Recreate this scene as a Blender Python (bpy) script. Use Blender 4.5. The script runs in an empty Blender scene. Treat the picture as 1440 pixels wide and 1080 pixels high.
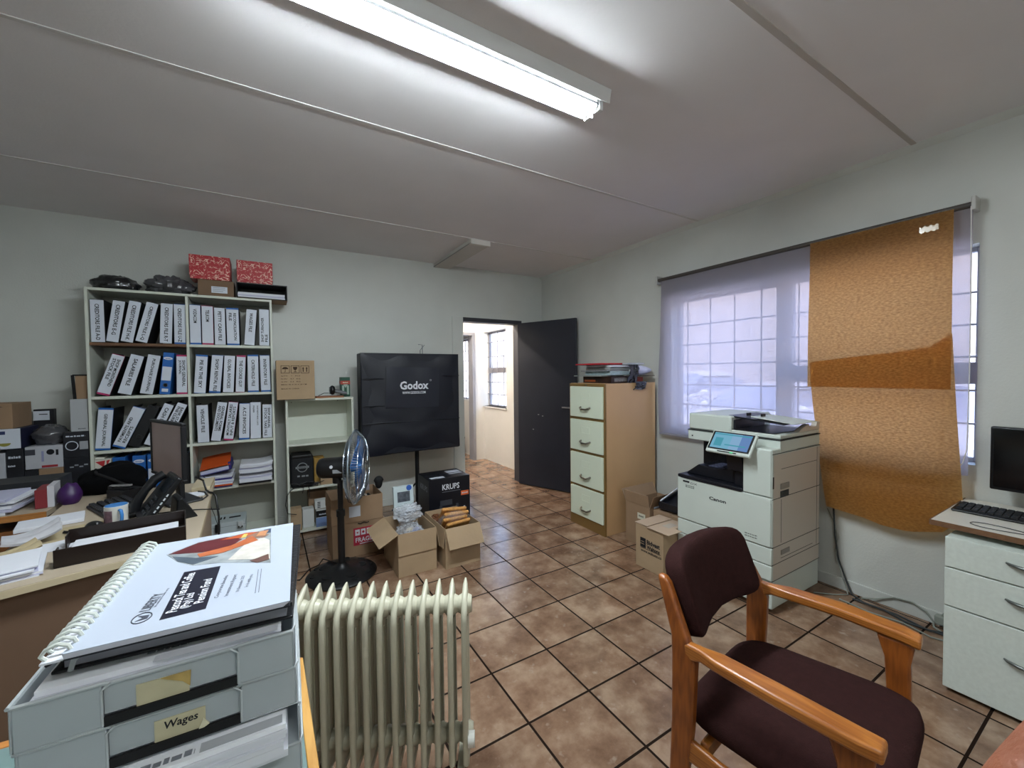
CAM_F = 571.398
CAM_RUF = ((0.8561686, -0.5165766, -0.0111343), (0.0237501, 0.0178187, 0.9995591), (0.5161504, 0.8560556, -0.0275246))
LAMP, REAR_FILL, PASSAGE_FILL, SKY, SUN, EXPO = 104, 36, 72, .68, 2.2, 1.32
import bpy, bmesh, math, random
from mathutils import Vector, Matrix, Euler, noise
random.seed(7)
C = bpy.context.scene.collection
PI = math.pi
Rnd = random.uniform

# ------------------------------------------------------------------ materials
def lin(h):
    h = h.lstrip('#')
    out = []
    for i in (0, 2, 4):
        v = int(h[i:i+2], 16) / 255
        out.append(v / 12.92 if v <= .04045 else ((v + .055) / 1.055) ** 2.4)
    return tuple(out) + (1,)

_M = {}
def pm(name, col, rough=.6, metal=0, var=.0, scale=6, bump=0, bscale=60, spec=.4, trans=0, alpha=1, coat=0, stretch=None, emit=None, estr=0, sheen=0):
    """principled material with procedural mottling and bump"""
    if name in _M: return _M[name]
    m = bpy.data.materials.new(name); m.use_nodes = True
    nt = m.node_tree; N = nt.nodes; L = nt.links
    b = N['Principled BSDF']
    c = lin(col)
    b.inputs['Base Color'].default_value = c
    b.inputs['Roughness'].default_value = rough
    b.inputs['Metallic'].default_value = metal
    b.inputs['Specular IOR Level'].default_value = spec
    b.inputs['Transmission Weight'].default_value = trans
    b.inputs['Alpha'].default_value = alpha
    b.inputs['Coat Weight'].default_value = coat
    b.inputs['Sheen Weight'].default_value = sheen
    if emit:
        b.inputs['Emission Color'].default_value = lin(emit); b.inputs['Emission Strength'].default_value = estr
    tc = N.new('ShaderNodeTexCoord')
    vec = tc.outputs['Object']
    if stretch:
        mp = N.new('ShaderNodeMapping'); mp.inputs['Scale'].default_value = stretch
        L.new(vec, mp.inputs['Vector']); vec = mp.outputs['Vector']
    if var:
        n = N.new('ShaderNodeTexNoise'); n.inputs['Scale'].default_value = scale; n.inputs['Detail'].default_value = 6
        L.new(vec, n.inputs['Vector'])
        r = N.new('ShaderNodeValToRGB')
        r.color_ramp.elements[0].position = .3; r.color_ramp.elements[1].position = .7
        r.color_ramp.elements[0].color = tuple(max(0, x * (1 - var)) for x in c[:3]) + (1,)
        r.color_ramp.elements[1].color = tuple(min(1, x * (1 + var)) for x in c[:3]) + (1,)
        L.new(n.outputs['Fac'], r.inputs['Fac']); L.new(r.outputs['Color'], b.inputs['Base Color'])
    if bump:
        n2 = N.new('ShaderNodeTexNoise'); n2.inputs['Scale'].default_value = bscale; n2.inputs['Detail'].default_value = 4
        L.new(vec, n2.inputs['Vector'])
        bp = N.new('ShaderNodeBump'); bp.inputs['Strength'].default_value = bump; bp.inputs['Distance'].default_value = .004
        L.new(n2.outputs['Fac'], bp.inputs['Height']); L.new(bp.outputs['Normal'], b.inputs['Normal'])
    _M[name] = m
    return m

def emitm(name, col, s):
    if name in _M: return _M[name]
    m = bpy.data.materials.new(name); m.use_nodes = True
    nt = m.node_tree; nt.nodes.clear()
    o = nt.nodes.new('ShaderNodeOutputMaterial'); e = nt.nodes.new('ShaderNodeEmission')
    e.inputs[0].default_value = lin(col); e.inputs[1].default_value = s
    nt.links.new(e.outputs[0], o.inputs[0]); _M[name] = m
    return m

# ------------------------------------------------------------------ mesh builder
class MB:
    def __init__(s): s.bm = bmesh.new()
    def _v(s, pts, M=None):
        return [s.bm.verts.new((M @ Vector(p)) if M is not None else Vector(p)) for p in pts]
    def _f(s, vs, mi=0, sm=False):
        try:
            f = s.bm.faces.new(vs); f.material_index = mi; f.smooth = sm
        except ValueError: pass
    def box(s, x0, x1, y0, y1, z0, z1, mi=0, M=None):
        v = s._v([(x0,y0,z0),(x1,y0,z0),(x1,y1,z0),(x0,y1,z0),(x0,y0,z1),(x1,y0,z1),(x1,y1,z1),(x0,y1,z1)], M)
        for q in ((3,2,1,0),(4,5,6,7),(0,1,5,4),(1,2,6,5),(2,3,7,6),(3,0,4,7)): s._f([v[i] for i in q], mi)
        return s
    def hexa(s, pts, mi=0, M=None):   # 8 corners, order as box
        v = s._v(pts, M)
        for q in ((3,2,1,0),(4,5,6,7),(0,1,5,4),(1,2,6,5),(2,3,7,6),(3,0,4,7)): s._f([v[i] for i in q], mi)
        return s
    def prism(s, poly, axis, a, b, mi=0, M=None, sm=False):
        """extrude a 2D polygon; axis 'x': poly=(y,z), 'y': poly=(x,z), 'z': poly=(x,y)"""
        def P(p, t):
            return {'x': (t, p[0], p[1]), 'y': (p[0], t, p[1]), 'z': (p[0], p[1], t)}[axis]
        A = s._v([P(p, a) for p in poly], M); B = s._v([P(p, b) for p in poly], M)
        n = len(poly)
        s._f(list(reversed(A)), mi); s._f(B, mi)
        for i in range(n): s._f([A[i], A[(i+1) % n], B[(i+1) % n], B[i]], mi, sm)
        return s
    def ring(s, c, u, w, r1, r2=None, n=16):
        r2 = r1 if r2 is None else r2
        return [s.bm.verts.new(Vector(c) + u * (r1 * math.cos(2*PI*i/n)) + w * (r2 * math.sin(2*PI*i/n))) for i in range(n)]
    def cyl(s, p0, p1, r0, r1=None, n=16, mi=0, cap=True):
        p0 = Vector(p0); p1 = Vector(p1); r1 = r0 if r1 is None else r1
        d = (p1 - p0).normalized(); u = d.orthogonal().normalized(); w = d.cross(u)
        A = s.ring(p0, u, w, r0, n=n); B = s.ring(p1, u, w, r1, n=n)
        for i in range(n): s._f([A[i], A[(i+1) % n], B[(i+1) % n], B[i]], mi, True)
        if cap: s._f(list(reversed(A)), mi); s._f(B, mi)
        return s
    def tube(s, pts, r, n=8, mi=0, closed=False, cap=True):
        pts = [Vector(p) for p in pts]; k = len(pts); rings = []
        rr = r if isinstance(r, (list, tuple)) else [r] * k
        u = None
        for i, p in enumerate(pts):
            a = pts[(i-1) % k] if (closed or i > 0) else p
            b = pts[(i+1) % k] if (closed or i < k-1) else p
            d = (b - a).normalized()
            if u is None: u = d.orthogonal().normalized()
            u = (u - d * u.dot(d)); u = u.normalized() if u.length > 1e-6 else d.orthogonal().normalized()
            rings.append(s.ring(p, u, d.cross(u), rr[i], n=n))
        m = k if closed else k - 1
        for i in range(m):
            A = rings[i]; B = rings[(i+1) % k]
            off = 0
            if closed and i == k - 1:
                off = min(range(n), key=lambda o: (A[0].co - B[o].co).length)
            for j in range(n): s._f([A[j], A[(j+1) % n], B[(j+1+off) % n], B[(j+off) % n]], mi, True)
        if cap and not closed: s._f(list(reversed(rings[0])), mi); s._f(rings[-1], mi)
        return s
    def lathe(s, prof, n=24, c=(0,0,0), mi=0, M=None):
        rings = []
        for r, z in prof:
            pts = [(c[0] + r*math.cos(2*PI*i/n), c[1] + r*math.sin(2*PI*i/n), c[2] + z) for i in range(n)]
            rings.append(s._v(pts, M))
        for a, b in zip(rings, rings[1:]):
            for i in range(n): s._f([a[i], a[(i+1) % n], b[(i+1) % n], b[i]], mi, True)
        if prof[0][0] > 1e-5: s._f(list(reversed(rings[0])), mi)
        if prof[-1][0] > 1e-5: s._f(rings[-1], mi)
        return s
    def ell(s, c, rx, ry, rz, nu=16, nv=10, mi=0, M=None, f=None):
        rows = []
        for j in range(nv + 1):
            t = -PI/2 + PI*j/nv
            row = []
            for i in range(nu):
                a = 2*PI*i/nu
                p = Vector((rx*math.cos(t)*math.cos(a), ry*math.cos(t)*math.sin(a), rz*math.sin(t)))
                if f: p = f(p)
                row.append(p + Vector(c))
            rows.append(s._v(row, M))
        for a, b in zip(rows, rows[1:]):
            for i in range(nu): s._f([a[i], a[(i+1) % nu], b[(i+1) % nu], b[i]], mi, True)
        bmesh.ops.remove_doubles(s.bm, verts=[v for v in rows[0] + rows[-1]], dist=1e-6)
        return s
    def grid(s, fn, nu, nv, mi=0, sm=True):
        V = [[s.bm.verts.new(Vector(fn(i/nu, j/nv))) for j in range(nv+1)] for i in range(nu+1)]
        for i in range(nu):
            for j in range(nv): s._f([V[i][j], V[i+1][j], V[i+1][j+1], V[i][j+1]], mi, sm)
        return s
    def sheet(s, fn, nu, nv, t, mi=0):
        """grid with real thickness t along -normal (approx. -z of grid order)"""
        P = [[Vector(fn(i/nu, j/nv)) for j in range(nv+1)] for i in range(nu+1)]
        def nrm(i, j):
            a = P[min(i+1,nu)][j] - P[max(i-1,0)][j]; b = P[i][min(j+1,nv)] - P[i][max(j-1,0)]
            n = a.cross(b); return n.normalized() if n.length > 1e-9 else Vector((0,0,1))
        A = [[s.bm.verts.new(P[i][j]) for j in range(nv+1)] for i in range(nu+1)]
        B = [[s.bm.verts.new(P[i][j] - nrm(i,j)*t) for j in range(nv+1)] for i in range(nu+1)]
        for i in range(nu):
            for j in range(nv):
                s._f([A[i][j], A[i+1][j], A[i+1][j+1], A[i][j+1]], mi, True)
                s._f([B[i][j+1], B[i+1][j+1], B[i+1][j], B[i][j]], mi, True)
        for i in range(nu):
            s._f([A[i+1][0], A[i][0], B[i][0], B[i+1][0]], mi); s._f([A[i][nv], A[i+1][nv], B[i+1][nv], B[i][nv]], mi)
        for j in range(nv):
            s._f([A[0][j], A[0][j+1], B[0][j+1], B[0][j]], mi); s._f([A[nu][j+1], A[nu][j], B[nu][j], B[nu][j+1]], mi)
        return s
    def build(s, name, mat, parent=None, bevel=0, seg=2, smooth=False, sub=0, loc=None, rot=None, M=None):
        me = bpy.data.meshes.new(name)
        bmesh.ops.recalc_face_normals(s.bm, faces=s.bm.faces[:])
        if smooth:
            for f in s.bm.faces: f.smooth = True
        s.bm.to_mesh(me); s.bm.free()
        if not sub: me.set_sharp_from_angle(angle=math.radians(48))
        for m in (mat if isinstance(mat, (list, tuple)) else [mat]): me.materials.append(m)
        o = bpy.data.objects.new(name, me); C.objects.link(o)
        if parent is not None: o.parent = parent
        if M is not None: o.matrix_local = M
        else:
            if loc is not None: o.location = loc
            if rot is not None: o.rotation_euler = rot
        if bevel:
            b = o.modifiers.new('bevel', 'BEVEL'); b.width = bevel; b.segments = seg; b.limit_method = 'ANGLE'; b.angle_limit = .6
            b.harden_normals = False
            for p in me.polygons: p.use_smooth = True
            try:
                a = o.modifiers.new('wn', 'WEIGHTED_NORMAL'); a.keep_sharp = True
            except Exception: pass
        if sub:
            b = o.modifiers.new('sub', 'SUBSURF'); b.levels = sub; b.render_levels = sub
        return o

def thing(name, label, cat, loc=(0,0,0), rotz=0, group=None, rot=None):
    o = bpy.data.objects.new(name, None); C.objects.link(o)
    o.empty_display_size = .1
    o.location = loc; o.rotation_euler = rot if rot else (0, 0, rotz)
    o['label'] = label; o['category'] = cat
    if group: o['group'] = group
    return o
def tag(o, label, cat, group=None):
    o['label'] = label; o['category'] = cat
    if group: o['group'] = group
    return o
def struct(o):
    o['kind'] = 'structure'; return o

# ------------------------------------------------------------------ lettering
RX_FRONT = Matrix(((1,0,0),(0,0,-1),(0,1,0)))          # reads along +x, faces -y
RX_DOWN  = Matrix(((0,1,0),(0,0,-1),(-1,0,0)))         # reads downwards, faces -y
RX_UP    = Matrix(((0,-1,0),(0,0,-1),(1,0,0)))         # reads upwards, faces -y
RX_LEFT  = Matrix(((0,0,-1),(-1,0,0),(0,1,0)))         # reads along -y, faces -x
RX_TOP   = Matrix(((1,0,0),(0,1,0),(0,0,1)))           # lies flat, faces up
_TX = {}
def text_mesh(s, bold=0, res=2, shear=0, spacing=1, lines=1):
    k = (s, bold, res, shear, spacing, lines)
    if k in _TX: return _TX[k]
    cu = bpy.data.curves.new('lettering', 'FONT'); cu.body = s; cu.size = 1; cu.resolution_u = res
    cu.align_x = 'CENTER'; cu.align_y = 'CENTER'; cu.offset = bold; cu.shear = shear; cu.space_character = spacing
    cu.space_line = lines
    o = bpy.data.objects.new('lettering', cu); C.objects.link(o)
    bpy.context.view_layer.update()
    me = bpy.data.meshes.new_from_object(o.evaluated_get(bpy.context.evaluated_depsgraph_get()))
    bpy.data.objects.remove(o); bpy.data.curves.remove(cu)
    xs = [v.co.x for v in me.vertices] or [0, 1]; ys = [v.co.y for v in me.vertices] or [0, 1]
    _TX[k] = (me, max(xs) - min(xs), max(ys) - min(ys), (max(xs)+min(xs))/2, (max(ys)+min(ys))/2)
    return _TX[k]
def text(s, w, h, loc, R3, mat, parent, bold=.012, name='lettering', shear=0, spacing=1, lines=1):
    """lettering fitted in a w x h rectangle centred on loc (parent space)"""
    me0, tw, th, cx, cy = text_mesh(s, bold, 2, shear, spacing, lines)
    me = me0.copy(); me.materials.clear(); me.materials.append(mat)
    sx = w / max(tw, 1e-6); sy = h / max(th, 1e-6)
    for v in me.vertices: v.co = Vector(((v.co.x - cx) * sx, (v.co.y - cy) * sy, 0))
    o = bpy.data.objects.new(name, me); C.objects.link(o); o.parent = parent
    o.matrix_local = Matrix.Translation(loc) @ R3.to_4x4()
    return o

def marks(w, h, loc, R3, mat, parent, n=5):
    """a short row of illegible printed strokes, w x h, centred on loc"""
    b = MB(); x = -w/2; k = 0
    while x < w/2:
        d = w/n*(.5 + .45*((k*5+n) % 3)/2); e = min(x + d, w/2)
        b.box(x, e, -h/2, h/2*(.6 + .4*((k+n) % 2)), -.0003, .0002); x = e + w/n*.22; k += 1
    return b.build('print_mark', mat, parent, M=Matrix.Translation(loc) @ R3.to_4x4())

# ------------------------------------------------------------------ camera
cam = bpy.data.cameras.new('camera'); cam.sensor_width = 36; cam.sensor_fit = 'HORIZONTAL'; cam.lens = CAM_F / 1440 * 36
cam.clip_start = .01
co = bpy.data.objects.new('camera', cam); C.objects.link(co)
_R, _U, _F = (Vector(v) for v in CAM_RUF)
co.matrix_world = Matrix(((_R.x,_U.x,-_F.x,0),(_R.y,_U.y,-_F.y,0),(_R.z,_U.z,-_F.z,1.45),(0,0,0,1)))
bpy.context.scene.camera = co

# ------------------------------------------------------------------ dimensions
XR, YB, ZC = 3.218, 4.533, 2.73
XL, YF = -2.1, -1.6

# ------------------------------------------------------------------ setting materials
m_wall = pm('wall_paint', '#c8cac5', .55, var=.035, scale=3, bump=.25, bscale=90, spec=.35)
m_pass = pm('passage_paint', '#d6d3cc', .6, var=.03, scale=3, bump=.2, bscale=90)
m_ceil = pm('ceiling_board', '#e2dfe0', .85, var=.03, scale=2, bump=.15, bscale=70, spec=.2)
m_strip = pm('ceiling_strip', '#cbc8c6', .6)
m_doorblk = pm('charcoal_door_paint', '#23252f', .5, var=.08, scale=5, bump=.1, bscale=40)
m_frame = pm('door_frame_steel', '#3a3a40', .5)
m_steelw = pm('window_steel', '#b5b4bd', .5)
m_bars = pm('burglar_bar_paint', '#a9a7b5', .5)

def floor_material():
    m = bpy.data.materials.new('floor_tiles'); m.use_nodes = True
    nt = m.node_tree; N = nt.nodes; L = nt.links; b = N['Principled BSDF']
    S = .3267
    geo = N.new('ShaderNodeNewGeometry'); sep = N.new('ShaderNodeSeparateXYZ'); L.new(geo.outputs['Position'], sep.inputs[0])
    def ma(op, a, b_=None, c=None):
        n = N.new('ShaderNodeMath'); n.operation = op
        for i, x in enumerate((a, b_, c)):
            if x is None: continue
            if isinstance(x, (int, float)): n.inputs[i].default_value = x
            else: L.new(x, n.inputs[i])
        return n.outputs[0]
    u = ma('DIVIDE', ma('SUBTRACT', sep.outputs[0], .8946), S); v = ma('DIVIDE', ma('SUBTRACT', sep.outputs[1], 1.378), S)
    fu = ma('FRACT', u); fv = ma('FRACT', v)
    du = ma('MINIMUM', fu, ma('SUBTRACT', 1, fu)); dv = ma('MINIMUM', fv, ma('SUBTRACT', 1, fv))
    d = ma('MINIMUM', du, dv)
    mr = N.new('ShaderNodeMapRange'); mr.inputs[1].default_value = .0145; mr.inputs[2].default_value = .0185
    L.new(d, mr.inputs[0]); tile = mr.outputs[0]
    cell = N.new('ShaderNodeCombineXYZ'); L.new(ma('FLOOR', u), cell.inputs[0]); L.new(ma('FLOOR', v), cell.inputs[1])
    wn = N.new('ShaderNodeTexWhiteNoise'); wn.noise_dimensions = '3D'; L.new(cell.outputs[0], wn.inputs['Vector'])
    off = N.new('ShaderNodeVectorMath'); off.operation = 'MULTIPLY_ADD'
    L.new(wn.outputs['Color'], off.inputs[0]); off.inputs[1].default_value = (9, 9, 9); L.new(geo.outputs['Position'], off.inputs[2])
    n1 = N.new('ShaderNodeTexNoise'); n1.inputs['Scale'].default_value = 6; n1.inputs['Detail'].default_value = 8; n1.inputs['Roughness'].default_value = .62
    L.new(off.outputs[0], n1.inputs['Vector'])
    r1 = N.new('ShaderNodeValToRGB'); e = r1.color_ramp.elements
    e[0].position = .32; e[0].color = lin('#6a4f3d'); e[1].position = .7; e[1].color = lin('#a38a74')
    x = r1.color_ramp.elements.new(.5); x.color = lin('#866a55')
    L.new(n1.outputs['Fac'], r1.inputs['Fac'])
    hs = N.new('ShaderNodeHueSaturation'); L.new(r1.outputs['Color'], hs.inputs['Color'])
    L.new(ma('MULTIPLY_ADD', wn.outputs['Value'], .22, .9), hs.inputs['Value'])
    n2 = N.new('ShaderNodeTexNoise'); n2.inputs['Scale'].default_value = 26; n2.inputs['Detail'].default_value = 5
    L.new(off.outputs[0], n2.inputs['Vector'])
    r2 = N.new('ShaderNodeValToRGB'); r2.color_ramp.elements[0].position = .62; r2.color_ramp.elements[1].position = .8
    r2.color_ramp.elements[0].color = (0,0,0,1); r2.color_ramp.elements[1].color = (.6,.6,.6,1)
    L.new(n2.outputs['Fac'], r2.inputs['Fac'])
    mx0 = N.new('ShaderNodeMixRGB'); L.new(r2.outputs['Color'], mx0.inputs[0]); L.new(hs.outputs['Color'], mx0.inputs[1]); mx0.inputs[2].default_value = lin('#ab9a8a')
    mx = N.new('ShaderNodeMixRGB'); L.new(tile, mx.inputs[0]); mx.inputs[1].default_value = lin('#231a15'); L.new(mx0.outputs[0], mx.inputs[2])
    L.new(mx.outputs[0], b.inputs['Base Color'])
    rr = N.new('ShaderNodeMapRange'); rr.inputs[3].default_value = .9; rr.inputs[4].default_value = .2
    L.new(tile, rr.inputs[0]); L.new(rr.outputs[0], b.inputs['Roughness'])
    sp = N.new('ShaderNodeMapRange'); sp.inputs[3].default_value = .02; sp.inputs[4].default_value = .62; L.new(tile, sp.inputs[0]); L.new(sp.outputs[0], b.inputs['Specular IOR Level'])
    bp = N.new('ShaderNodeBump'); bp.inputs['Strength'].default_value = .25; bp.inputs['Distance'].default_value = .002
    L.new(n1.outputs['Fac'], bp.inputs['Height']); L.new(bp.outputs['Normal'], b.inputs['Normal'])
    return m
m_floor = floor_material()

# ------------------------------------------------------------------ room shell
T = .18
struct(MB().box(XL-T, XR+T, YF-T, 9.2, -.12, 0).build('floor', m_floor))
struct(MB().box(XL-T, XR+T, YF-T, 9.2, ZC, ZC+.12).build('ceiling', m_ceil))
struct(MB().box(XL-T, XL, YF-T, YB, 0, ZC).build('wall_left', m_wall))
struct(MB().box(XL, XR, YF-T, YF, 0, ZC).build('wall_front', m_wall))
DX0, DX1, DZ = 1.985, 2.885, 2.13
b = MB(); TB = .12
b.box(XL, DX0, YB, YB+TB, 0, ZC); b.box(DX1, XR, YB, YB+TB, 0, ZC); b.box(DX0, DX1, YB, YB+TB, DZ, ZC)
struct(b.build('wall_back', m_wall))
WY0, WY1, WZ0, WZ1 = .57, 2.47, .93, 2.105
b = MB(); X2 = XR + T
b.box(XR, X2, YF, WY0, 0, ZC); b.box(XR, X2, WY1, YB+TB, 0, ZC)
b.box(XR, X2, WY0, WY1, 0, WZ0); b.box(XR, X2, WY0, WY1, WZ1, ZC)
struct(b.build('wall_right', m_wall))
# ceiling cover strips and cornice
for i, y in enumerate((.825, 2.175, 3.525)):
    w_ = (.012, .010, .008)[i]; struct(MB().box(XL, XR, y-w_, y+w_, ZC-.004, ZC+.001).build('trim_%d' % (i+1), m_strip if i else pm('shaded_ceiling_strip', '#b5aea8', .7), bevel=.001))  # nearest strip gets a darker colour for its shaded side
b = MB().prism([(XR-.03, ZC), (XR, ZC), (XR, ZC-.035), (XR-.012, ZC-.028)], 'y', YF, YB)
struct(b.build('trim_4', m_wall))
struct(MB().box(XR-.012, XR, YF, YB-.02, 0, .075).build('baseboard_right', m_wall, bevel=.003))
struct(MB().box(XL, DX0-.1, YB-.012, YB, 0, .075).build('baseboard_back', m_wall, bevel=.003))

# passage and the room beyond it
PX, PY = 3.135, 6.11; XP2 = PX+.15; XR2 = 3.05+.15
b = MB()
py0, py1, pz0, pz1 = 5.37, 6.11, .90, 2.13
b.box(PX, XP2, YB+TB, py0, 0, ZC); b.box(PX, XP2, py0, py1, 0, pz0); b.box(PX, XP2, py0, py1, pz1, ZC)
b.box(PX, XP2, py1, py1+.12, 0, ZC)
struct(b.build('wall_passage_right', m_pass))
b = MB(); b.box(2.965, PX, PY, PY+.12, 0, ZC); b.box(.9, 1.95, PY, PY+.12, 0, ZC); b.box(1.95, 2.965, PY, PY+.12, 2.12, ZC)
struct(b.build('wall_passage_end', m_pass))
struct(MB().box(.9, 1.02, YB+TB, 9.2, 0, ZC).build('wall_passage_left', m_pass))
b = MB(); RX = 3.05
qy0, qy1, qz0, qz1 = 6.42, 7.35, .98, 2.06
b.box(RX, XR2, PY+.12, qy0, 0, ZC); b.box(RX, XR2, qy1, 9.2, 0, ZC); b.box(RX, XR2, qy0, qy1, 0, qz0); b.box(RX, XR2, qy0, qy1, qz1, ZC)
struct(b.build('wall_far_right', m_pass))
struct(MB().box(.9, X2, 9.08, 9.2, 0, ZC).build('wall_far_end', m_pass))
b = MB(); b.box(2.915, 2.965, PY-.02, PY+.14, 0, 2.12); b.box(1.95, 2.0, PY-.02, PY+.14, 0, 2.12); b.box(2.0, 2.915, PY-.02, PY+.14, 2.075, 2.12)
struct(b.build('door_2', pm('grey_door_frame', '#8d8d92', .5)))

# windows -------------------------------------------------------
def window(name, x, y0, y1, z0, z1, mull, trans, bars_y, bars_z, barmat, r=.006):
    root = bpy.data.objects.new(name, None); C.objects.link(root); root.location = (x, y0, z0); struct(root)
    W, H = y1 - y0, z1 - z0
    b = MB(); f = .025
    b.box(-.02, .02, 0, f, 0, H); b.box(-.02, .02, W-f, W, 0, H); b.box(-.02, .02, f, W-f, 0, f); b.box(-.02, .02, f, W-f, H-f, H)
    for a, c in mull: b.box(-.03, .03, a-y0, c-y0, f, H-f)
    for a, c, za, zb in trans: b.box(-.025, .025, a-y0, c-y0, za-z0, zb-z0)
    b.build('window_frame', barmat, root, bevel=.003)
    g = MB()
    for y in bars_y: g.cyl((-.035, y-y0, 0), (-.035, y-y0, H), r, n=8)
    for z in bars_z: g.cyl((-.035, 0, z-z0), (-.035, W, z-z0), r, n=8)
    g.build('burglar_bars', barmat, root)
    p = MB().box(-.003, .003, f, W-f, f, H-f)
    p.build('window_pane', m_glass, root)
    return root
def glass_mat():
    m = bpy.data.materials.new('window_glass'); m.use_nodes = True
    nt = m.node_tree; nt.nodes.clear(); N = nt.nodes
    o = N.new('ShaderNodeOutputMaterial'); t = N.new('ShaderNodeBsdfTransparent'); g = N.new('ShaderNodeBsdfGlossy'); x = N.new('ShaderNodeMixShader'); fr = N.new('ShaderNodeValue')
    g.inputs['Roughness'].default_value = .02; t.inputs[0].default_value = (.95,.96,.97,1); fr.outputs[0].default_value = .05
    nt.links.new(fr.outputs[0], x.inputs[0]); nt.links.new(t.outputs[0], x.inputs[1]); nt.links.new(g.outputs[0], x.inputs[2]); nt.links.new(x.outputs[0], o.inputs[0])
    return m
m_glass = glass_mat()
window('window_1', 3.335, WY0, WY1, WZ0, WZ1, [(1.499, 1.606)], [(WY0, 1.499, 1.36, 1.48)],
       [2.354, 2.133, 1.921, 1.709, 1.45, 1.24, 1.03, .82], [1.86, 1.685, 1.51, 1.325, 1.142], m_steelw)
m_bronze = pm('bronze_window_frame', '#7d7b80', .5)
window('window_2', PX+.11, py0, py1, pz0, pz1, [], [(py0, py1, 1.45, 1.54)], [5.57, 5.77, 5.95], [1.96, 1.72, 1.3, 1.1], m_bronze)
window('window_3', RX+.08, qy0, qy1, qz0, qz1, [(6.62, 6.66)], [], [6.5, 6.75, 6.95, 7.15], [1.85, 1.67, 1.49, 1.31, 1.13], m_bronze)
struct(MB().box(PX-.02, PX+.09, py0-.02, py1, pz0-.02, pz0).build('trim_5', m_pass))

# door 1 : frame + open charcoal leaf
root = bpy.data.objects.new('door_1', None); C.objects.link(root); root.location = (DX1, YB, 0); struct(root)
b = MB(); b.box(-.05, 0, -.012, TB+.012, 0, DZ); b.box(DX0-DX1+.06, -.05, -.012, TB+.012, DZ-.05, DZ)
b.build('door_frame', m_frame, root, bevel=.003)
b = MB(); b.box(DX0-DX1-.08, DX0-DX1+.06, -.014, TB+.012, 0, DZ)
b.build('door_jamb', m_wall, root, bevel=.002)
hx, hy = 2.80 - DX1, 4.47 - YB
ang = math.atan2(3.68 - 4.47, 3.13 - 2.80)
leaf = MB().box(0, .835, -.02, .02, .012, 2.085).build('door_leaf', m_doorblk, root, bevel=.003, loc=(hx, hy, 0), rot=(0, 0, ang))
h = MB(); h.cyl((.775, -.02, 1.03), (.775, -.065, 1.03), .009, n=10); h.tube([(.775, -.065, 1.03), (.74, -.068, 1.03), (.67, -.066, 1.03)], .008, n=8); h.box(.755, .795, -.026, -.02, .93, 1.1)
h.build('door_handle', pm('brushed_steel', '#9a9a9c', .35, metal=1), leaf)
b = MB(); 
for q in ((.30, .92), (.36, .905), (.22, .73)): b.box(q[0], q[0]+.02, -.0215, -.0195, q[1], q[1]+.008)
b.build('scuff_mark', pm('scuff', '#9b9a99', .8), leaf)
# ------------------------------------------------------------------ ceiling lamp
m_white = pm('white_enamel', '#d9dadb', .4)
m_tube = emitm('fluorescent_tube_glow', '#eaf5fa', LAMP)
def led_tube(par, x0, x1, y, z, glow, r=.0165):
    # LED tube: lit diffuser below, opaque aluminium back above
    def arc(a0, a1, n, rr): return [(y + rr*math.cos(a0+(a1-a0)*i/n), z + rr*math.sin(a0+(a1-a0)*i/n)) for i in range(n+1)]
    a = math.radians(-16)
    lo = MB().prism(arc(-PI-a+.0, a-.0, 20, r), 'x', x0, x1, sm=True).build('tube_diffuser', glow, par)
    MB().prism(arc(a, PI-a, 12, r*1.01), 'x', x0, x1, sm=True).build('tube_back', m_white, par)
lamp = thing('fluorescent_light', 'twin tube fluorescent batten, lit, on the ceiling', 'ceiling light', (-.16, 1.455, ZC))
MB().prism([(-.088, 0), (.088, 0), (.076, -.058), (.072, -.058), (.066, -.036), (-.066, -.036), (-.072, -.058), (-.076, -.058)], 'x', 0, 1.53).build('batten_body', m_white, lamp, bevel=.003)
for s in (-1, 1):
    led_tube(lamp, .035, 1.475, s*.034, -.060, m_tube)
    for x in (.012, 1.498):
        MB().box(x-.014, x+.014, s*.034-.02, s*.034+.02, -.084, -.034).build('lamp_holder', m_white, lamp, bevel=.004)
for x in (.03, 1.48):
    for s in (-1, 1): MB().cyl((x-.006, s*.034, -.060), (x+.006, s*.034, -.060), .0172, n=16).build('tube_cap', pm('grey_metal', '#8d8f90', .4, metal=.8), lamp)

# added fill batten, unseen behind the camera, brightens the near surfaces
rear_fill = thing('fluorescent_light', 'added fill light shaped as a ceiling batten, unseen behind the camera', 'ceiling light', (-.16, -.85, ZC))
MB().prism([(-.088, 0), (.088, 0), (.076, -.058), (.072, -.058), (.066, -.036), (-.066, -.036), (-.072, -.058), (-.076, -.058)], 'x', 0, 1.53).build('batten_body', m_white, rear_fill, bevel=.003)
for s in (-1, 1):
    led_tube(rear_fill, .035, 1.475, s*.034, -.060, emitm('rear_fill_glow', '#eef4f4', REAR_FILL))
    for x in (.012, 1.498): MB().box(x-.014, x+.014, s*.034-.02, s*.034+.02, -.084, -.034).build('lamp_holder', m_white, rear_fill, bevel=.004)
# trunking on the ceiling by the door
tk = thing('cable_trunking', 'pale flat cable trunking running along the ceiling to the back wall', 'trunking', (1.79, 3.53, ZC))
MB().box(-.1, .1, 0, 1.0, -.045, 0).build('trunking_body', pm('trunking_plastic', '#c2beb8', .55, var=.03), tk, bevel=.004)
MB().box(-.104, .104, -.012, .03, -.05, 0).build('end_cap', pm('trunking_cap', '#cfcbc4', .55), tk, bevel=.004)
MB().box(-.104, -.098, .0, 1.0, -.044, -.036).build('lid_edge', pm('trunking_edge', '#8a8884', .6), tk)

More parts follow.
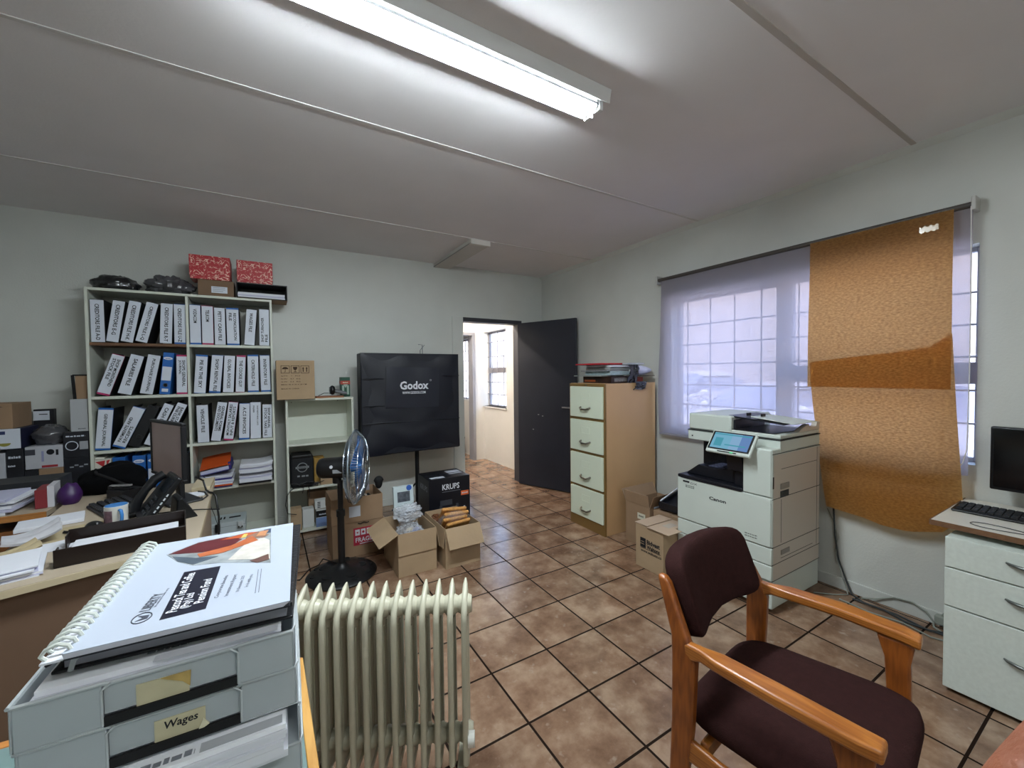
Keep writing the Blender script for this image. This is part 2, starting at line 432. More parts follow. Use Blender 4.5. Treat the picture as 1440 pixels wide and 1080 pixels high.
# ------------------------------------------------------------------ window dressing
def sheer_mat():
    m = bpy.data.materials.new('sheer_fabric'); m.use_nodes = True
    nt = m.node_tree; nt.nodes.clear(); N = nt.nodes; L = nt.links
    o = N.new('ShaderNodeOutputMaterial'); t = N.new('ShaderNodeBsdfTransparent'); d = N.new('ShaderNodeBsdfDiffuse'); l = N.new('ShaderNodeBsdfTranslucent')
    t.inputs[0].default_value = (.84, .81, .86, 1); d.inputs[0].default_value = (.72, .71, .74, 1); l.inputs[0].default_value = (.55, .51, .54, 1)
    tc = N.new('ShaderNodeTexCoord'); mp = N.new('ShaderNodeMapping'); mp.inputs['Scale'].default_value = (1, 400, 400); L.new(tc.outputs['Object'], mp.inputs[0])
    n = N.new('ShaderNodeTexNoise'); n.inputs['Scale'].default_value = 1; L.new(mp.outputs[0], n.inputs['Vector'])
    r = N.new('ShaderNodeMapRange'); r.inputs[1].default_value = .3; r.inputs[2].default_value = .7; r.inputs[3].default_value = .36; r.inputs[4].default_value = .5; L.new(n.outputs['Fac'], r.inputs[0])
    a = N.new('ShaderNodeMixShader'); a.inputs[0].default_value = .75; L.new(d.outputs[0], a.inputs[1]); L.new(l.outputs[0], a.inputs[2])
    x = N.new('ShaderNodeMixShader'); L.new(r.outputs[0], x.inputs[0]); L.new(a.outputs[0], x.inputs[1]); L.new(t.outputs[0], x.inputs[2]); L.new(x.outputs[0], o.inputs[0])
    return m
def paper_mat(name, c1, c2, tc_):
    m = bpy.data.materials.new(name); m.use_nodes = True
    nt = m.node_tree; nt.nodes.clear(); N = nt.nodes; L = nt.links
    o = N.new('ShaderNodeOutputMaterial'); d = N.new('ShaderNodeBsdfDiffuse'); l = N.new('ShaderNodeBsdfTranslucent')
    tc = N.new('ShaderNodeTexCoord'); mp = N.new('ShaderNodeMapping'); mp.inputs['Scale'].default_value = (1, 60, 130); L.new(tc.outputs['Object'], mp.inputs[0])
    n = N.new('ShaderNodeTexNoise'); n.inputs['Scale'].default_value = 1; n.inputs['Detail'].default_value = 5; L.new(mp.outputs[0], n.inputs['Vector'])
    def ramp(a, b):
        r = N.new('ShaderNodeValToRGB'); r.color_ramp.elements[0].position = .3; r.color_ramp.elements[1].position = .7
        r.color_ramp.elements[0].color = a; r.color_ramp.elements[1].color = b; L.new(n.outputs['Fac'], r.inputs[0]); return r.outputs[0]
    L.new(ramp(lin(c1), lin(c2)), d.inputs[0])
    k = lin(tc_); L.new(ramp(tuple(v*.75 for v in k[:3])+(1,), tuple(min(1, v*1.12) for v in k[:3])+(1,)), l.inputs[0])
    x = N.new('ShaderNodeMixShader'); x.inputs[0].default_value = .9; L.new(d.outputs[0], x.inputs[1]); L.new(l.outputs[0], x.inputs[2]); L.new(x.outputs[0], o.inputs[0])
    return m
BXP = 3.158
bl = thing('roller_blind', 'sheer white roller blind hanging over the barred window', 'blind', (BXP, .60, .878))
Hb = 2.285 - .878
MB().sheet(lambda u, v: (.004*math.sin(v*9+u*3) - .02*(1-v)*max(0, u-.9)*6, -.015 + 1.96*u + (.015*math.sin(v*5) if u > .97 else 0), Hb*v), 40, 24, .0008).build('blind_fabric', sheer_mat(), bl)
MB().cyl((-.0, -.01, Hb+.012), (-.0, 1.96, Hb+.012), .016, n=14).build('roller_tube', pm('blind_roller', '#4a4542', .5), bl)
MB().box(-.012, .008, .015, 1.95, -.018, .004).build('bottom_bar', pm('blind_bar', '#8c8c9a', .5), bl, bevel=.004)
for y, nm in ((-.03, 'bracket'), (1.962, 'bracket')):
    MB().box(-.025, XR-BXP, y, y+.018, Hb-.02, Hb+.05).build(nm, pm('bracket_plastic', '#b9b7b3', .4), bl, bevel=.004)
b = MB(); b.tube([(-.02, -.012, Hb)] + [(-.022, -.012-.006*math.sin(t*PI), Hb*(1-t)) for t in (.2,.4,.6,.8,.9)] + [(-.022, -.0, .07), (-.022, .03, .01), (-.022, .07, .03)], .0024, n=6)
b.tube([(-.026, .07, .03), (-.03, .095, .1), (-.03, .06, .3), (-.028, .05, .5), (-.026, .05, .75)], .0018, n=6)
b.build('pull_cord', pm('cord_white', '#d8d6d4', .5), bl)
m_paper = paper_mat('kraft_paper_sheet', '#b08a5c', '#c6a172', '#ffdcae')
def lerp(pts, t):
    for (a, va), (b_, vb) in zip(pts, pts[1:]):
        if t <= b_: return va + (vb - va) * (t - a) / max(1e-9, b_ - a)
    return pts[-1][1]
KX = 3.118
def upper(u, v):     # u: 0 right(near) .. 1 left, v: 0 bottom .. 1 top
    y = .645 + (1.305-.645)*u
    z0 = 1.335
    return (KX - .004 + .003*math.sin(v*7+u*2) , y + .01*(1-v)*u, z0 + (2.285-z0)*v)
def lower(u, v):
    yr = .645 - .055*(1-v); yl = 1.300 - .10*(1-v)**1.5
    y = yr + (yl-yr)*u
    top = lerp([(0, 1.635), (.12, 1.57), (.35, 1.545), (1, 1.50)], u)
    bot = lerp([(0, .655), (.12, .56), (.35, .515), (.55, .515), (.68, .535), (.85, .545), (1, .555)], u)
    z = bot + (top-bot)*v
    x = KX + .012 + .006*math.sin(v*8+u*4) + (.02*max(0, .4-v))
    return (KX + .003 + .005*math.sin(v*8+u*4), y, z)
o = tag(MB().sheet(upper, 14, 20, .001).build('brown_paper_sheet', m_paper), 'upper brown kraft paper sheet taped over the right half of the window', 'paper sheet', 'brown paper sheets over the window')
MB().sheet(lambda u, v: (KX-.0085, .70+.075*u, 2.195+.03*v+.006*math.sin(u*20)), 10, 3, .0006).build('tape', pm('clear_tape', '#d8c3a4', .15, spec=.9), o)
tag(MB().sheet(lower, 16, 24, .001).build('brown_paper_sheet', m_paper), 'lower brown kraft paper sheet with a wavy bottom edge hanging below the sill', 'paper sheet', 'brown paper sheets over the window')

# ------------------------------------------------------------------ outside
m_ext = pm('sunlit_plaster', '#b3a8a0', .9, var=.05, scale=2, bump=.4, bscale=30)
struct(MB().box(XR+T, 30, -14, 40, -.25, -.1).build('ground_outside', pm('outside_paving', '#c6c1ba', .9, var=.08, scale=3)))
struct(MB().box(11.5, 11.8, -14, 40, -.1, 4.4).build('wall_outside', m_ext))
m_car = pm('white_car_paint', '#e9eaee', .25, coat=.6); m_cg = pm('car_glass', '#9aa0b4', .08, spec=.9); m_tyre = pm('tyre_rubber', '#1b1b1d', .8)
def car(x, y, s, label):
    c = thing('car', label, 'car', (x, y, -.1), 0, 'white cars parked outside the window')
    W = .86*s
    def loft(prof, name, mat, inset):
        b = MB(); rows = []
        for px_, pz, w in prof: rows.append((px_*s, pz*s, w*s))
        n = len(rows); k = 8
        V = []
        for (px_, pz, w) in rows:
            V.append([b.bm.verts.new((px_, -w + 2*w*i/k, pz - .06*s*abs(2*i/k-1)**4)) for i in range(k+1)])
        for i in range(n-1):
            for j in range(k): b._f([V[i][j], V[i+1][j], V[i+1][j+1], V[i][j+1]], 0, True)
        base = [[b.bm.verts.new((r[0].co.x, r[0].co.y, inset*s)), b.bm.verts.new((r[0].co.x, r[-1].co.y, inset*s))] for r in V]
        for i in range(n-1):
            b._f([V[i][0], base[i][0], base[i+1][0], V[i+1][0]]); b._f([V[i][-1], V[i+1][-1], base[i+1][1], base[i][1]])
        b._f([v for v in V[0]] + [base[0][1], base[0][0]]); b._f([v for v in reversed(V[-1])] + [base[-1][0], base[-1][1]])
        return b.build(name, mat, c)
    loft([(-2.0,.55,.7),(-1.95,.78,.8),(-1.2,.95,.84),(-.7,1.0,.85),(1.3,1.02,.85),(1.9,.98,.82),(2.05,.7,.76),(2.05,.5,.72)], 'car_body', m_car, .3)
    loft([(-.85,.98,.78),(-.25,1.36,.64),(-.05,1.42,.62)], 'windscreen', m_cg, .95)
    loft([(-.05,1.425,.62),(.3,1.47,.62),(1.0,1.45,.61),(1.3,1.40,.6)], 'car_roof', m_car, 1.34)
    loft([(-.05,1.36,.66),(1.3,1.34,.64),(1.85,.99,.74)], 'side_glass', m_cg, .95)
    for wx in (-1.3, 1.3):
        for wy in (-1, 1): MB().cyl((wx*s, wy*.62*s, .31*s), (wx*s, wy*.8*s, .31*s), .31*s, n=20).build('wheel', m_tyre, c)
    for wy in (-1, 1): MB().ell((-.55*s, wy*.95*s, 1.0*s), .07*s, .1*s, .07*s, 10, 6).build('mirror', m_car, c)
    return c
car(7.9, 4.05, .9, 'white car in the middle of the view through the sheer blind')
car(9.0, 6.6, 1.06, 'white car at the left of the view through the sheer blind')
car(8.2, 1.9, .92, 'white car half hidden by the brown paper')
# shuttered opening on the building opposite
v = thing('louvre_window', 'slatted vent high on the building seen through the passage window', 'vent', (11.5, 21.1, 1.75))
b = MB(); b.box(-.04, 0, -.36, .36, -.32, .32); b.build('vent_frame', m_bronze, v)
for i in range(6): MB().box(-.07, -.04, -.32, .32, -.28+i*.095, -.23+i*.095).build('slat', pm('vent_slat', '#a9a6ab', .6), v)

# ------------------------------------------------------------------ unseen fill batten added to brighten the passage, and table
pl = thing('fluorescent_light', 'added fill light shaped as a batten, out of view on the passage ceiling', 'ceiling light', (1.3, 5.35, ZC))
MB().box(0, 1.25, -.06, .06, -.036, 0).build('batten_body', m_white, pl, bevel=.003)
for s in (-1, 1): MB().cyl((.03, s*.032, -.062), (1.22, s*.032, -.062), .0165, n=12).build('tube', emitm('passage_fill_glow', '#fff3e6', PASSAGE_FILL), pl)
tb = thing('table', 'dark table edge seen through the far doorway', 'table', (2.0, 6.55, 0))
MB().box(-.3, .97, 0, .45, .30, .33).build('tabletop', pm('dark_board', '#2e2b2b', .5), tb, bevel=.003)
for x in (-.25, .9):
    for y in (.05, .4): MB().box(x-.02, x+.02, y-.02, y+.02, 0, .30).build('leg', pm('dark_board', '#2e2b2b', .5), tb)

# ------------------------------------------------------------------ world and sun
w = bpy.data.worlds.new('sky'); bpy.context.scene.world = w; w.use_nodes = True
nt = w.node_tree; bg = nt.nodes['Background']
sk = nt.nodes.new('ShaderNodeTexSky'); sk.sky_type = 'NISHITA'; sk.sun_disc = False; sk.sun_elevation = math.radians(52); sk.sun_rotation = math.radians(250)
nt.links.new(sk.outputs[0], bg.inputs[0]); bg.inputs[1].default_value = SKY
sl = bpy.data.lights.new('sun', 'SUN'); sl.energy = SUN; sl.angle = math.radians(.6); sl.color = (1, .96, .9)
so = bpy.data.objects.new('sun', sl); C.objects.link(so)
so.rotation_euler = Vector((.62, .25, -.8)).to_track_quat('-Z', 'Y').to_euler(); so.location = (0, 0, 8)
sc = bpy.context.scene
sc.view_settings.view_transform = 'Standard'; sc.view_settings.look = 'None'; sc.view_settings.gamma = 1; sc.view_settings.use_curve_mapping = False
sc.view_settings.exposure = EXPO
# ------------------------------------------------------------------ bookcase
m_mel = pm('white_melamine', '#ccd0c4', .45, var=.02, scale=4)
m_brownb = pm('brown_board', '#6b4c35', .55, var=.15, scale=8, stretch=(1, 8, 8))
m_black = pm('black_plastic', '#141416', .4)
m_matblk = pm('matt_black', '#101012', .8)
m_paper_w = pm('white_paper', '#d6d8e0', .8, var=.02, scale=8)
m_ink = pm('black_ink', '#15161c', .8)
m_blue = pm('blue_board', '#1f5ea8', .5, var=.05, scale=12)
m_pink = pm('pink_board', '#a8285e', .5)
m_label = pm('spine_card', '#ccd2dd', .55, var=.02, scale=10)
m_card = pm('brown_cardboard', '#957a60', .85, var=.07, scale=7, bump=.15, bscale=50)
m_card2 = pm('pale_cardboard', '#a58d70', .85, var=.06, scale=7, bump=.15, bscale=50)
m_cardin = pm('cardboard_inside', '#8a6a4a', .9, var=.06, scale=7)
BX0, BX1, BY0, BY1, BT = -1.14, .052, 4.2, 4.518, .018
bc = thing('bookcase', 'tall white two-column bookcase full of lever arch files', 'bookcase', (BX0, BY0, 0))
W = BX1 - BX0; D_ = BY1 - BY0; MX = -.545 - BX0
for x in (0, W-BT): MB().box(x, x+BT, 0, D_, 0, 2.12).build('side_panel', m_mel, bc, bevel=.0015)
MB().box(MX-BT/2, MX+BT/2, .004, D_, .06, 2.10).build('divider', m_mel, bc, bevel=.0015)
MB().box(BT, W-BT, 0, D_, 2.10, 2.12).build('top_panel', m_mel, bc, bevel=.0015)
MB().box(BT, W-BT, D_-.006, D_, .06, 2.10).build('back_panel', pm('hardboard_back', '#a9a9a0', .6, var=.03), bc)
SH = (1.69, 1.284, .873, .488, .06)
for i, z in enumerate(SH):
    MB().box(BT, MX-BT/2, .006, D_-.006, z, z+.022).build('shelf', m_brownb if i == 0 else m_mel, bc, bevel=.0015)
    MB().box(MX+BT/2, W-BT, .006, D_-.006, z, z+.022).build('shelf', m_mel, bc, bevel=.0015)
MB().box(BT, W-BT, .03, .045, 0, .06).build('plinth', m_mel, bc)

# ------------------------------------------------------------------ lever arch files
BIND = [
(-1.114,0,.077,.322,-.2,'CREDITORS FILE A-D',''),(-1.035,0,.07,.323,8.6,'CREDITORS E-G','k'),(-.955,0,.072,.327,10.7,'CREDITORS FILE H-K','k'),
(-.869,0,.072,.324,14,'CREDITORS FILE L-Q','k'),(-.724,0,.076,.324,2.8,'CREDITORS FILE R-T',''),(-.633,0,.073,.324,.6,'CREDITORS FILE U-Z','b'),
(-.53,0,.072,.326,.1,'VODACOM','b'),(-.452,0,.077,.324,.3,'TELKOM','p'),(-.367,0,.075,.317,0,'PETTY CASH FILE',''),(-.282,0,.088,.318,-.3,'RECONCILIATION\nFILE','bt'),
(-.162,0,.076,.316,4.5,'WAGES FILE',''),(-.05,0,.076,.326,.9,'^SHOP TURNOVER\nFILE',''),
(-1.098,1,.074,.319,17.8,'SHOP MONTHEND\nSTOCK FILE','p'),(-.982,1,.08,.318,15.9,'SALARIES FILE','k'),(-.855,1,.078,.318,10.9,'PURCHASE JOURNAL','k'),
(-.737,1,.066,.335,6.1,'BLUE','b'),(-.629,1,.068,.32,1.1,'SHOPS GENERAL\nJOURNAL','pt'),
(-.52,1,.079,.32,4.3,'PIE IN THE SKY','kb'),(-.418,1,.078,.319,5.3,'SHOPS RENTAL FILE','b'),(-.323,1,.076,.319,3.4,'GLOBAL INVOICES',''),
(-.234,1,.065,.32,2.9,'THE COOKIE GUY','kp'),(-.143,1,.08,.327,.4,'CATERHOLD FILE','bt'),(-.046,1,.073,.324,-.7,'INVENTORY FILE','b'),
(-1.12,2,.085,.32,5.1,'GENERAL JOURNAL','bt'),(-1.022,2,.076,.328,23.3,'^PAYMENTS AND\nRECEIPTS','b'),(-.935,2,.07,.335,23.2,'BLACK','k'),(-.843,2,.063,.351,23.1,'CASH UP FILE','k'),
(-.763,2,.066,.354,23.7,'BANK STATEMENT\nFNB CURRENT','k'),(-.502,2,.078,.318,-.7,'VEHICLE FILE',''),(-.417,2,.068,.335,9.8,'GENERAL FORMS\nAND DOCUMENTS',''),
(-.328,2,.068,.331,7.7,'^MONTHLY SALARIES\nINPUT & REPORTS','p'),(-.219,2,.076,.315,1.9,'A.C.S INVOICES','b'),(-.135,2,.079,.325,.9,'SHOP MONTHEND COSTS\nFOLDER',''),
(-.044,2,.072,.302,.8,'SHOP ANNUAL\nSTOCK TAKE FILE',''),
(-1.024,3,.07,.325,0,'BLUE','b'),(-.912,3,.076,.325,0,'BLUE','b'),(-.822,3,.07,.325,0,'BLUE','b'),(-.63,3,.066,.31,0,'BLACKL','k'),
]
ROWN = ('top shelf', 'second shelf', 'third shelf', 'fourth shelf')
BLUES = iter(['blue lever arch file with white oval badge among white files, second shelf',
 'blue lever arch file with oval badge touching the red and white carton',
 'blue lever arch file with oval badge standing alone, left of the monitor',
 'blue lever arch file mostly hidden behind the left edge of the monitor'])
m_spblk = pm('black_board', '#17181b', .55, var=.1, scale=14)
for k, (x, row, w, h, lean, s, cc) in enumerate(BIND):
    z = SH[row] + .0222
    a = math.radians(lean)
    up = s.startswith('^'); s0 = s.lstrip('^'); words_ = s0.replace('\n', ' ')
    if s in ('BLUE',): lab = next(BLUES)
    elif s == 'BLACK': lab = 'black lever arch file with a finger ring leaning beside the monitor'
    elif s == 'BLACKL': lab = 'black lever arch file with a white label low against the divider, right of the monitor'
    else: lab = "white lever arch file marked '%s' on the %s%s" % (words_.title(), ROWN[row], ', leaning' if lean > 6 else '')
    dz = w * math.sin(a) if a > 0 else 0
    t = thing('lever_arch_file', lab, 'file', (x, 4.215 + .004*((k*7) % 3), z + dz), 0, 'lever arch files on the %s' % ROWN[row], rot=(0, a, 0))
    cm = m_blue if 'b' in cc else m_pink if 'p' in cc else m_spblk
    sm_ = m_blue if s == 'BLUE' else m_spblk
    if s.startswith('BLACK'): cm = m_spblk
    b = MB(); b.box(0, w, .002, .006, 0, h); b.box(0, .003, .006, .282, 0, h, 1); b.box(w-.003, w, .006, .282, 0, h, 1)
    b.build('cover', [cm, sm_], t, bevel=.001, seg=1)
    MB().box(.006, w-.006, .03, .275, .004, h-.02).build('paper_block', m_paper_w, t)
    if s == 'BLUE':
        MB().box(.004, w-.004, 0, .002, h*.33, h*.66).build('spine_label', m_label, t)
        ov = MB(); ov.cyl((w/2, -.0, h*.86), (w/2, .002, h*.86), .5*w*.86, n=28)
        o = ov.build('oval_badge', m_paper_w, t); 
        for v in o.data.vertices: v.co.z = h*.86 + (v.co.z - h*.86)*.42
        text('bantex', w*.5, .012, (w/2, -.0006, h*.86), RX_FRONT, m_blue, o, bold=.02)
        MB().tube([(w/2 + .013*math.cos(q*PI/8), 0, h*.22 + .013*math.sin(q*PI/8)) for q in range(16)], .003, n=6, closed=True).build('finger_ring', pm('ring_steel', '#777a80', .3, metal=1), t)
        MB().cyl((w/2, .001, h*.22), (w/2, .0025, h*.22), .0105, n=14).build('finger_hole', m_matblk, t)
        MB().box(w*.2, w*.8, 0, .002, .02, .045).build('name_tag', m_label, t)
        continue
    if s == 'BLACK':
        MB().tube([(w*.55 + .014*math.cos(q*PI/8), 0, h*.25 + .014*math.sin(q*PI/8)) for q in range(16)], .0025, n=6, closed=True).build('finger_ring', pm('ring_steel', '#777a80', .3, metal=1), t)
        continue
    if s == 'BLACKL':
        MB().box(.012, w-.012, 0, .002, .15, .26).build('spine_label', m_label, t); continue
    z0 = .014 if ('b' in cc or 'p' in cc) and 'k' not in cc else .004
    z1 = h - (.014 if 't' in cc or cc in ('kb', 'kp') else .004)
    lb = MB().box(.001, w-.001, 0, .002, z0, z1).build('spine_label', m_label, t)
    parts = s0.split('\n'); n = len(parts)
    small = 'COSTS' in s
    for i, p in enumerate(parts):
        L_ = min(len(p)*.0165, h*.86) * (.62 if small else 1)
        if n == 1 and 'CREDITORS' in p: L_ = h*.84 if 'FILE' in p else h*.72
        th = .024 if n == 1 else .020
        if small: th = .011
        cx_ = w*.5 if n == 1 else (w*.68 if i == 0 else w*.32)
        if up and n > 1: cx_ = w*.32 if i == 0 else w*.70
        zc = z1 - .03 - L_/2 if not up else z0 + .03 + L_/2
        if p == 'FILE' and up: zc = z0 + .03 + .035
        text(p, L_, th, (cx_, -.0006, zc), RX_UP if up else RX_DOWN, m_ink, lb, bold=.022)

# red and white carton low on the left
t = thing('carton', 'small white carton with red triangles at the left end of the fourth shelf', 'carton', (-1.12, 4.21, SH[3]+.0222))
MB().box(0, .088, 0, .2, 0, .32).build('box_body', pm('white_card', '#d2cfc4', .7, var=.03), t, bevel=.002)
MB().hexa([(-.0,.02,.322),(.05,.02,.321),(.05,.19,.321),(0,.19,.322),(0,.02,.336),(.05,.02,.330),(.05,.19,.330),(0,.19,.336)]).build('lid', pm('white_card2', '#dad8ce', .7), t)
b = MB(); b.prism([(.004, .305), (.058, .312), (.05, .26)], 'y', -.001, .001); b.prism([(.065, .31), (.086, .315), (.066, .265)], 'y', -.001, .001)
b.build('red_triangles', pm('red_print', '#b02a2e', .6), t)
marks(.04, .008, (.05, -.001, .235), RX_FRONT, pm('grey_print', '#7d7a70', .7), t)

# ------------------------------------------------------------------ papers and things in the right column
def paper_stack(name, label, x0, x1, y0, y1, z0, n, th, mats, cat='papers', jit=.012, group=None, curl=0, rz=0):
    """a thing: stack of sheets and folders, each layer one part"""
    t = thing(name, label, cat, (x0, y0, z0), rz, group)
    z = 0
    for i in range(n):
        tt = th * Rnd(.7, 1.3); a = Rnd(-jit, jit); c = Rnd(-jit, jit); e = Rnd(-jit, jit)*.6
        w, d = x1-x0, y1-y0
        mat, nm = mats[i % len(mats)]
        zz = z
        def fn(u, v, a=a, c=c, e=e, zz=zz, tt=tt, i=i):
            k = (i/n) if n > 1 else 1
            return (a + w*u + e*v, c + d*v, zz + tt + curl*k*(abs(u-.5)*2)**2*(1 if u > .5 else .3))
        MB().sheet(fn, 6, 3, tt*.92).build(nm, mat, t)
        z += tt
    return t
m_purple = pm('indigo_folder', '#2f2c78', .5); m_orange = pm('orange_folder', '#c4511d', .55, var=.05)
P_, PG = (m_paper_w, 'paper_sheaf'), (pm('lilac_paper', '#b9bad2', .8), 'paper_sheaf')
z4 = SH[3] + .0222
paper_stack('folder_stack', 'stack of loose papers in indigo and orange folders on the lower right shelf', -.5, -.27, 4.19, 4.47, z4, 8, .013, [(m_purple, 'folder'), (m_orange, 'folder'), P_, PG, P_, (m_purple, 'folder'), PG, P_], jit=.008)
t = thing('ring_binder', 'orange-topped document file lying tilted on the folder stack', 'file', (-.49, 4.185, z4+.112), 0, rot=(math.radians(0), math.radians(-9), 0))
MB().box(0, .215, .01, .29, 0, .006).build('bottom_cover', m_purple, t); MB().box(.004, .2, .013, .28, .006, .034).build('paper_block', PG[0], t)
MB().sheet(lambda u, v: (.005+.21*u, .0+.29*v, .05+.06*v - .012*(u-.5)**2), 6, 6, .004).build('top_cover', m_orange, t)
MB().box(.2, .217, .01, .29, .0, .06).build('spine', m_purple, t)
MB().tube([(.02, -.01, .0), (.05, -.018, -.05), (.08, -.012, -.085)], .003, n=6).build('elastic_strap', m_purple, t)
paper_stack('paper_stack', 'tall stack of loose white papers on the lower right shelf', -.222, .02, 4.185, 4.45, z4, 11, .0155, [(m_black, 'folder'), P_, P_, PG, P_, (pm('grey_folder', '#55565e', .6), 'folder'), P_, P_, PG, P_, P_], jit=.008, curl=.02)
z5 = SH[4] + .0222
t = thing('white_box', 'flat white appliance box with dark symbols on the bottom shelf of the bookcase', 'box', (-.5, 4.22, z5))
MB().box(0, .31, 0, .25, 0, .115).build('box_body', pm('white_gloss_card', '#b9c3c6', .45), t, bevel=.002)
MB().box(-.001, .311, -.001, .251, .078, .08).build('lid_seam', pm('seam', '#6a7072', .7), t)
for xx in (.12, .145): MB().box(xx, xx+.012, .1, .17, .1152, .1162).build('print_mark', m_ink, t)
b = MB(); b.box(.185, .27, .11, .15, .1152, .1162); b.build('print_mark', m_ink, t)
t = thing('power_adapter', 'black plug and adapter hanging on a thin lead in front of the white box', 'adapter', (-.385, 4.19, .13))
MB().box(-.018, .018, -.012, .012, 0, .07).build('adapter_body', m_black, t, bevel=.006)
MB().tube([(0, 0, .07), (-.02, .0, .16), (-.055, -.02, .28), (-.06, -.12, .42)], .0025, n=6).build('lead', m_black, t)
MB().tube([(0, 0, 0), (.01, -.005, -.03), (.012, 0, -.045)], .0025, n=6).build('lead', m_black, t)
t = thing('wall_plug', 'small white and black plug on the end of the white box', 'plug', (-.225, 4.205, z5+.06))
MB().box(-.02, .02, -.012, .012, 0, .05).build('plug_body', pm('plug_white', '#c6cacb', .4), t, bevel=.006)
for s in (-1, 1): MB().cyl((s*.012, -.012, .01), (s*.012, -.026, .01), .005, n=8).build('pin', m_black, t)

# ------------------------------------------------------------------ on top of the bookcase
def red_mat():
    m = bpy.data.materials.new('red_swirl_print'); m.use_nodes = True
    nt = m.node_tree; N = nt.nodes; L = nt.links; b = N['Principled BSDF']; b.inputs['Roughness'].default_value = .5
    tc = N.new('ShaderNodeTexCoord'); n = N.new('ShaderNodeTexNoise'); n.inputs['Scale'].default_value = 14; n.inputs['Detail'].default_value = 1
    L.new(tc.outputs['Object'], n.inputs['Vector'])
    mx = N.new('ShaderNodeMixRGB'); mx.inputs[0].default_value = .12; L.new(tc.outputs['Object'], mx.inputs[1]); L.new(n.outputs['Color'], mx.inputs[2])
    v = N.new('ShaderNodeTexVoronoi'); v.feature = 'DISTANCE_TO_EDGE'; v.inputs['Scale'].default_value = 38; L.new(mx.outputs[0], v.inputs['Vector'])
    n3 = N.new('ShaderNodeTexNoise'); n3.inputs['Scale'].default_value = 30; L.new(tc.outputs['Object'], n3.inputs['Vector'])
    ml = N.new('ShaderNodeMath'); ml.operation = 'MULTIPLY_ADD'; L.new(n3.outputs['Fac'], ml.inputs[0]); ml.inputs[1].default_value = .55; L.new(v.outputs['Distance'], ml.inputs[2])
    r = N.new('ShaderNodeValToRGB'); r.color_ramp.elements[0].position = .285; r.color_ramp.elements[0].color = lin('#e7b9a8'); r.color_ramp.elements[1].position = .335; r.color_ramp.elements[1].color = lin('#b01c28')
    L.new(ml.outputs[0], r.inputs[0]); L.new(r.outputs[0], b.inputs['Base Color'])
    return m
m_red = red_mat()
ZT = 2.1202
def lidbox(name, label, x0, x1, y0, y1, z0, z1, body, lid, cat='box', lh=.035, grow=.004):
    t = thing(name, label, cat, (x0, y0, z0))
    w, d, h = x1-x0, y1-y0, z1-z0
    MB().box(grow, w-grow, grow, d-grow, 0, h-.002).build('box_body', body, t, bevel=.003)
    MB().box(0, w, 0, d, h-lh, h).build('lid', lid, t, bevel=.003)
    return t
t = thing('cardboard_box', 'flat brown cardboard box with a white sticker under the left red box', 'box', (-.468, 4.2, ZT))
MB().box(0, .245, 0, .24, 0, .13).build('box_body', pm('dark_card', '#77604c', .85, var=.05), t, bevel=.003)
st = MB().box(.09, .2, -.0012, .0, .025, .078).build('sticker', m_label, t)
for i, wd in enumerate((.085, .085, .07)): MB().box(.1, .1+wd, -.002, -.001, .066-.014*i, .070-.014*i).build('print_mark', pm('grey_print2', '#8b8e92', .7), st)
t = lidbox('gift_box', 'red gift box with pale swirls, left of the two, on the brown box', -.52, -.245, 4.19, 4.4, ZT+.1305, 2.445, m_red, m_red, lh=.17)
t = lidbox('gift_box', 'red gift box with pale swirls, right of the two, on the black letter tray', -.2, .065, 4.21, 4.4, ZT+.135, 2.445, m_red, m_red, lh=.17)
t = thing('letter_tray', 'black letter tray overhanging the right end of the bookcase top', 'tray', (-.205, 4.185, ZT))
b = MB(); b.box(0, .38, 0, .27, 0, .006); b.box(0, .006, 0, .27, .006, .125); b.box(.374, .38, 0, .27, .006, .125); b.box(0, .38, .264, .27, .006, .125)
b.build('tray_shell', m_black, t, bevel=.002); MB().box(0, .38, 0, .27, .125, .131).build('tray_top', m_black, t)
MB().box(.0, .38, .005, .268, -.0001, .0001).build('tray_underside', m_card, t)
paper_stack('paper_stack', 'thin stack of white papers inside the black tray on the bookcase', -.195, .155, 4.19, 4.43, ZT+.0065, 4, .013, [P_, PG, P_, P_], jit=.002)
def crumple(name, label, c, r, mat, seed, cat, amp=.25, flat=0):
    t = thing(name, label, cat, (c[0], c[1], c[2]))
    rnd = random.Random(seed); ph = [(rnd.uniform(6, 16), rnd.uniform(6, 16), rnd.uniform(0, 6)) for _ in range(5)]
    def f(p):
        q = Vector((p.x/r[0], p.y/r[1], p.z/r[2]))
        d = (noise.turbulence(q*1.6 + Vector((seed, 0, 0)), 4, True) - .55)*2.6
        p = p*(1 + amp*d)
        p.z = max(p.z, -r[2]*.62)
        return p
    MB().ell((0, 0, r[2]*.62), r[0], r[1], r[2], 40, 22, f=f).build('bag_film', mat, t)
    return t
m_bagblk = pm('black_polythene', '#1c1d20', .18, bump=.9, bscale=26, spec=.7)
m_baggry = pm('smoky_polythene', '#4c4c50', .2, bump=1, bscale=30, spec=.7)
crumple('plastic_bag', 'flat black plastic package at the left end of the bookcase top', (-.985, 4.33, ZT), (.145, .12, .075), m_bagblk, 3, 'bag', .12)
crumple('plastic_bag', 'crumpled smoky plastic bag on the bookcase top, left of the brown box', (-.66, 4.33, ZT), (.155, .11, .10), m_baggry, 8, 'bag', .25)

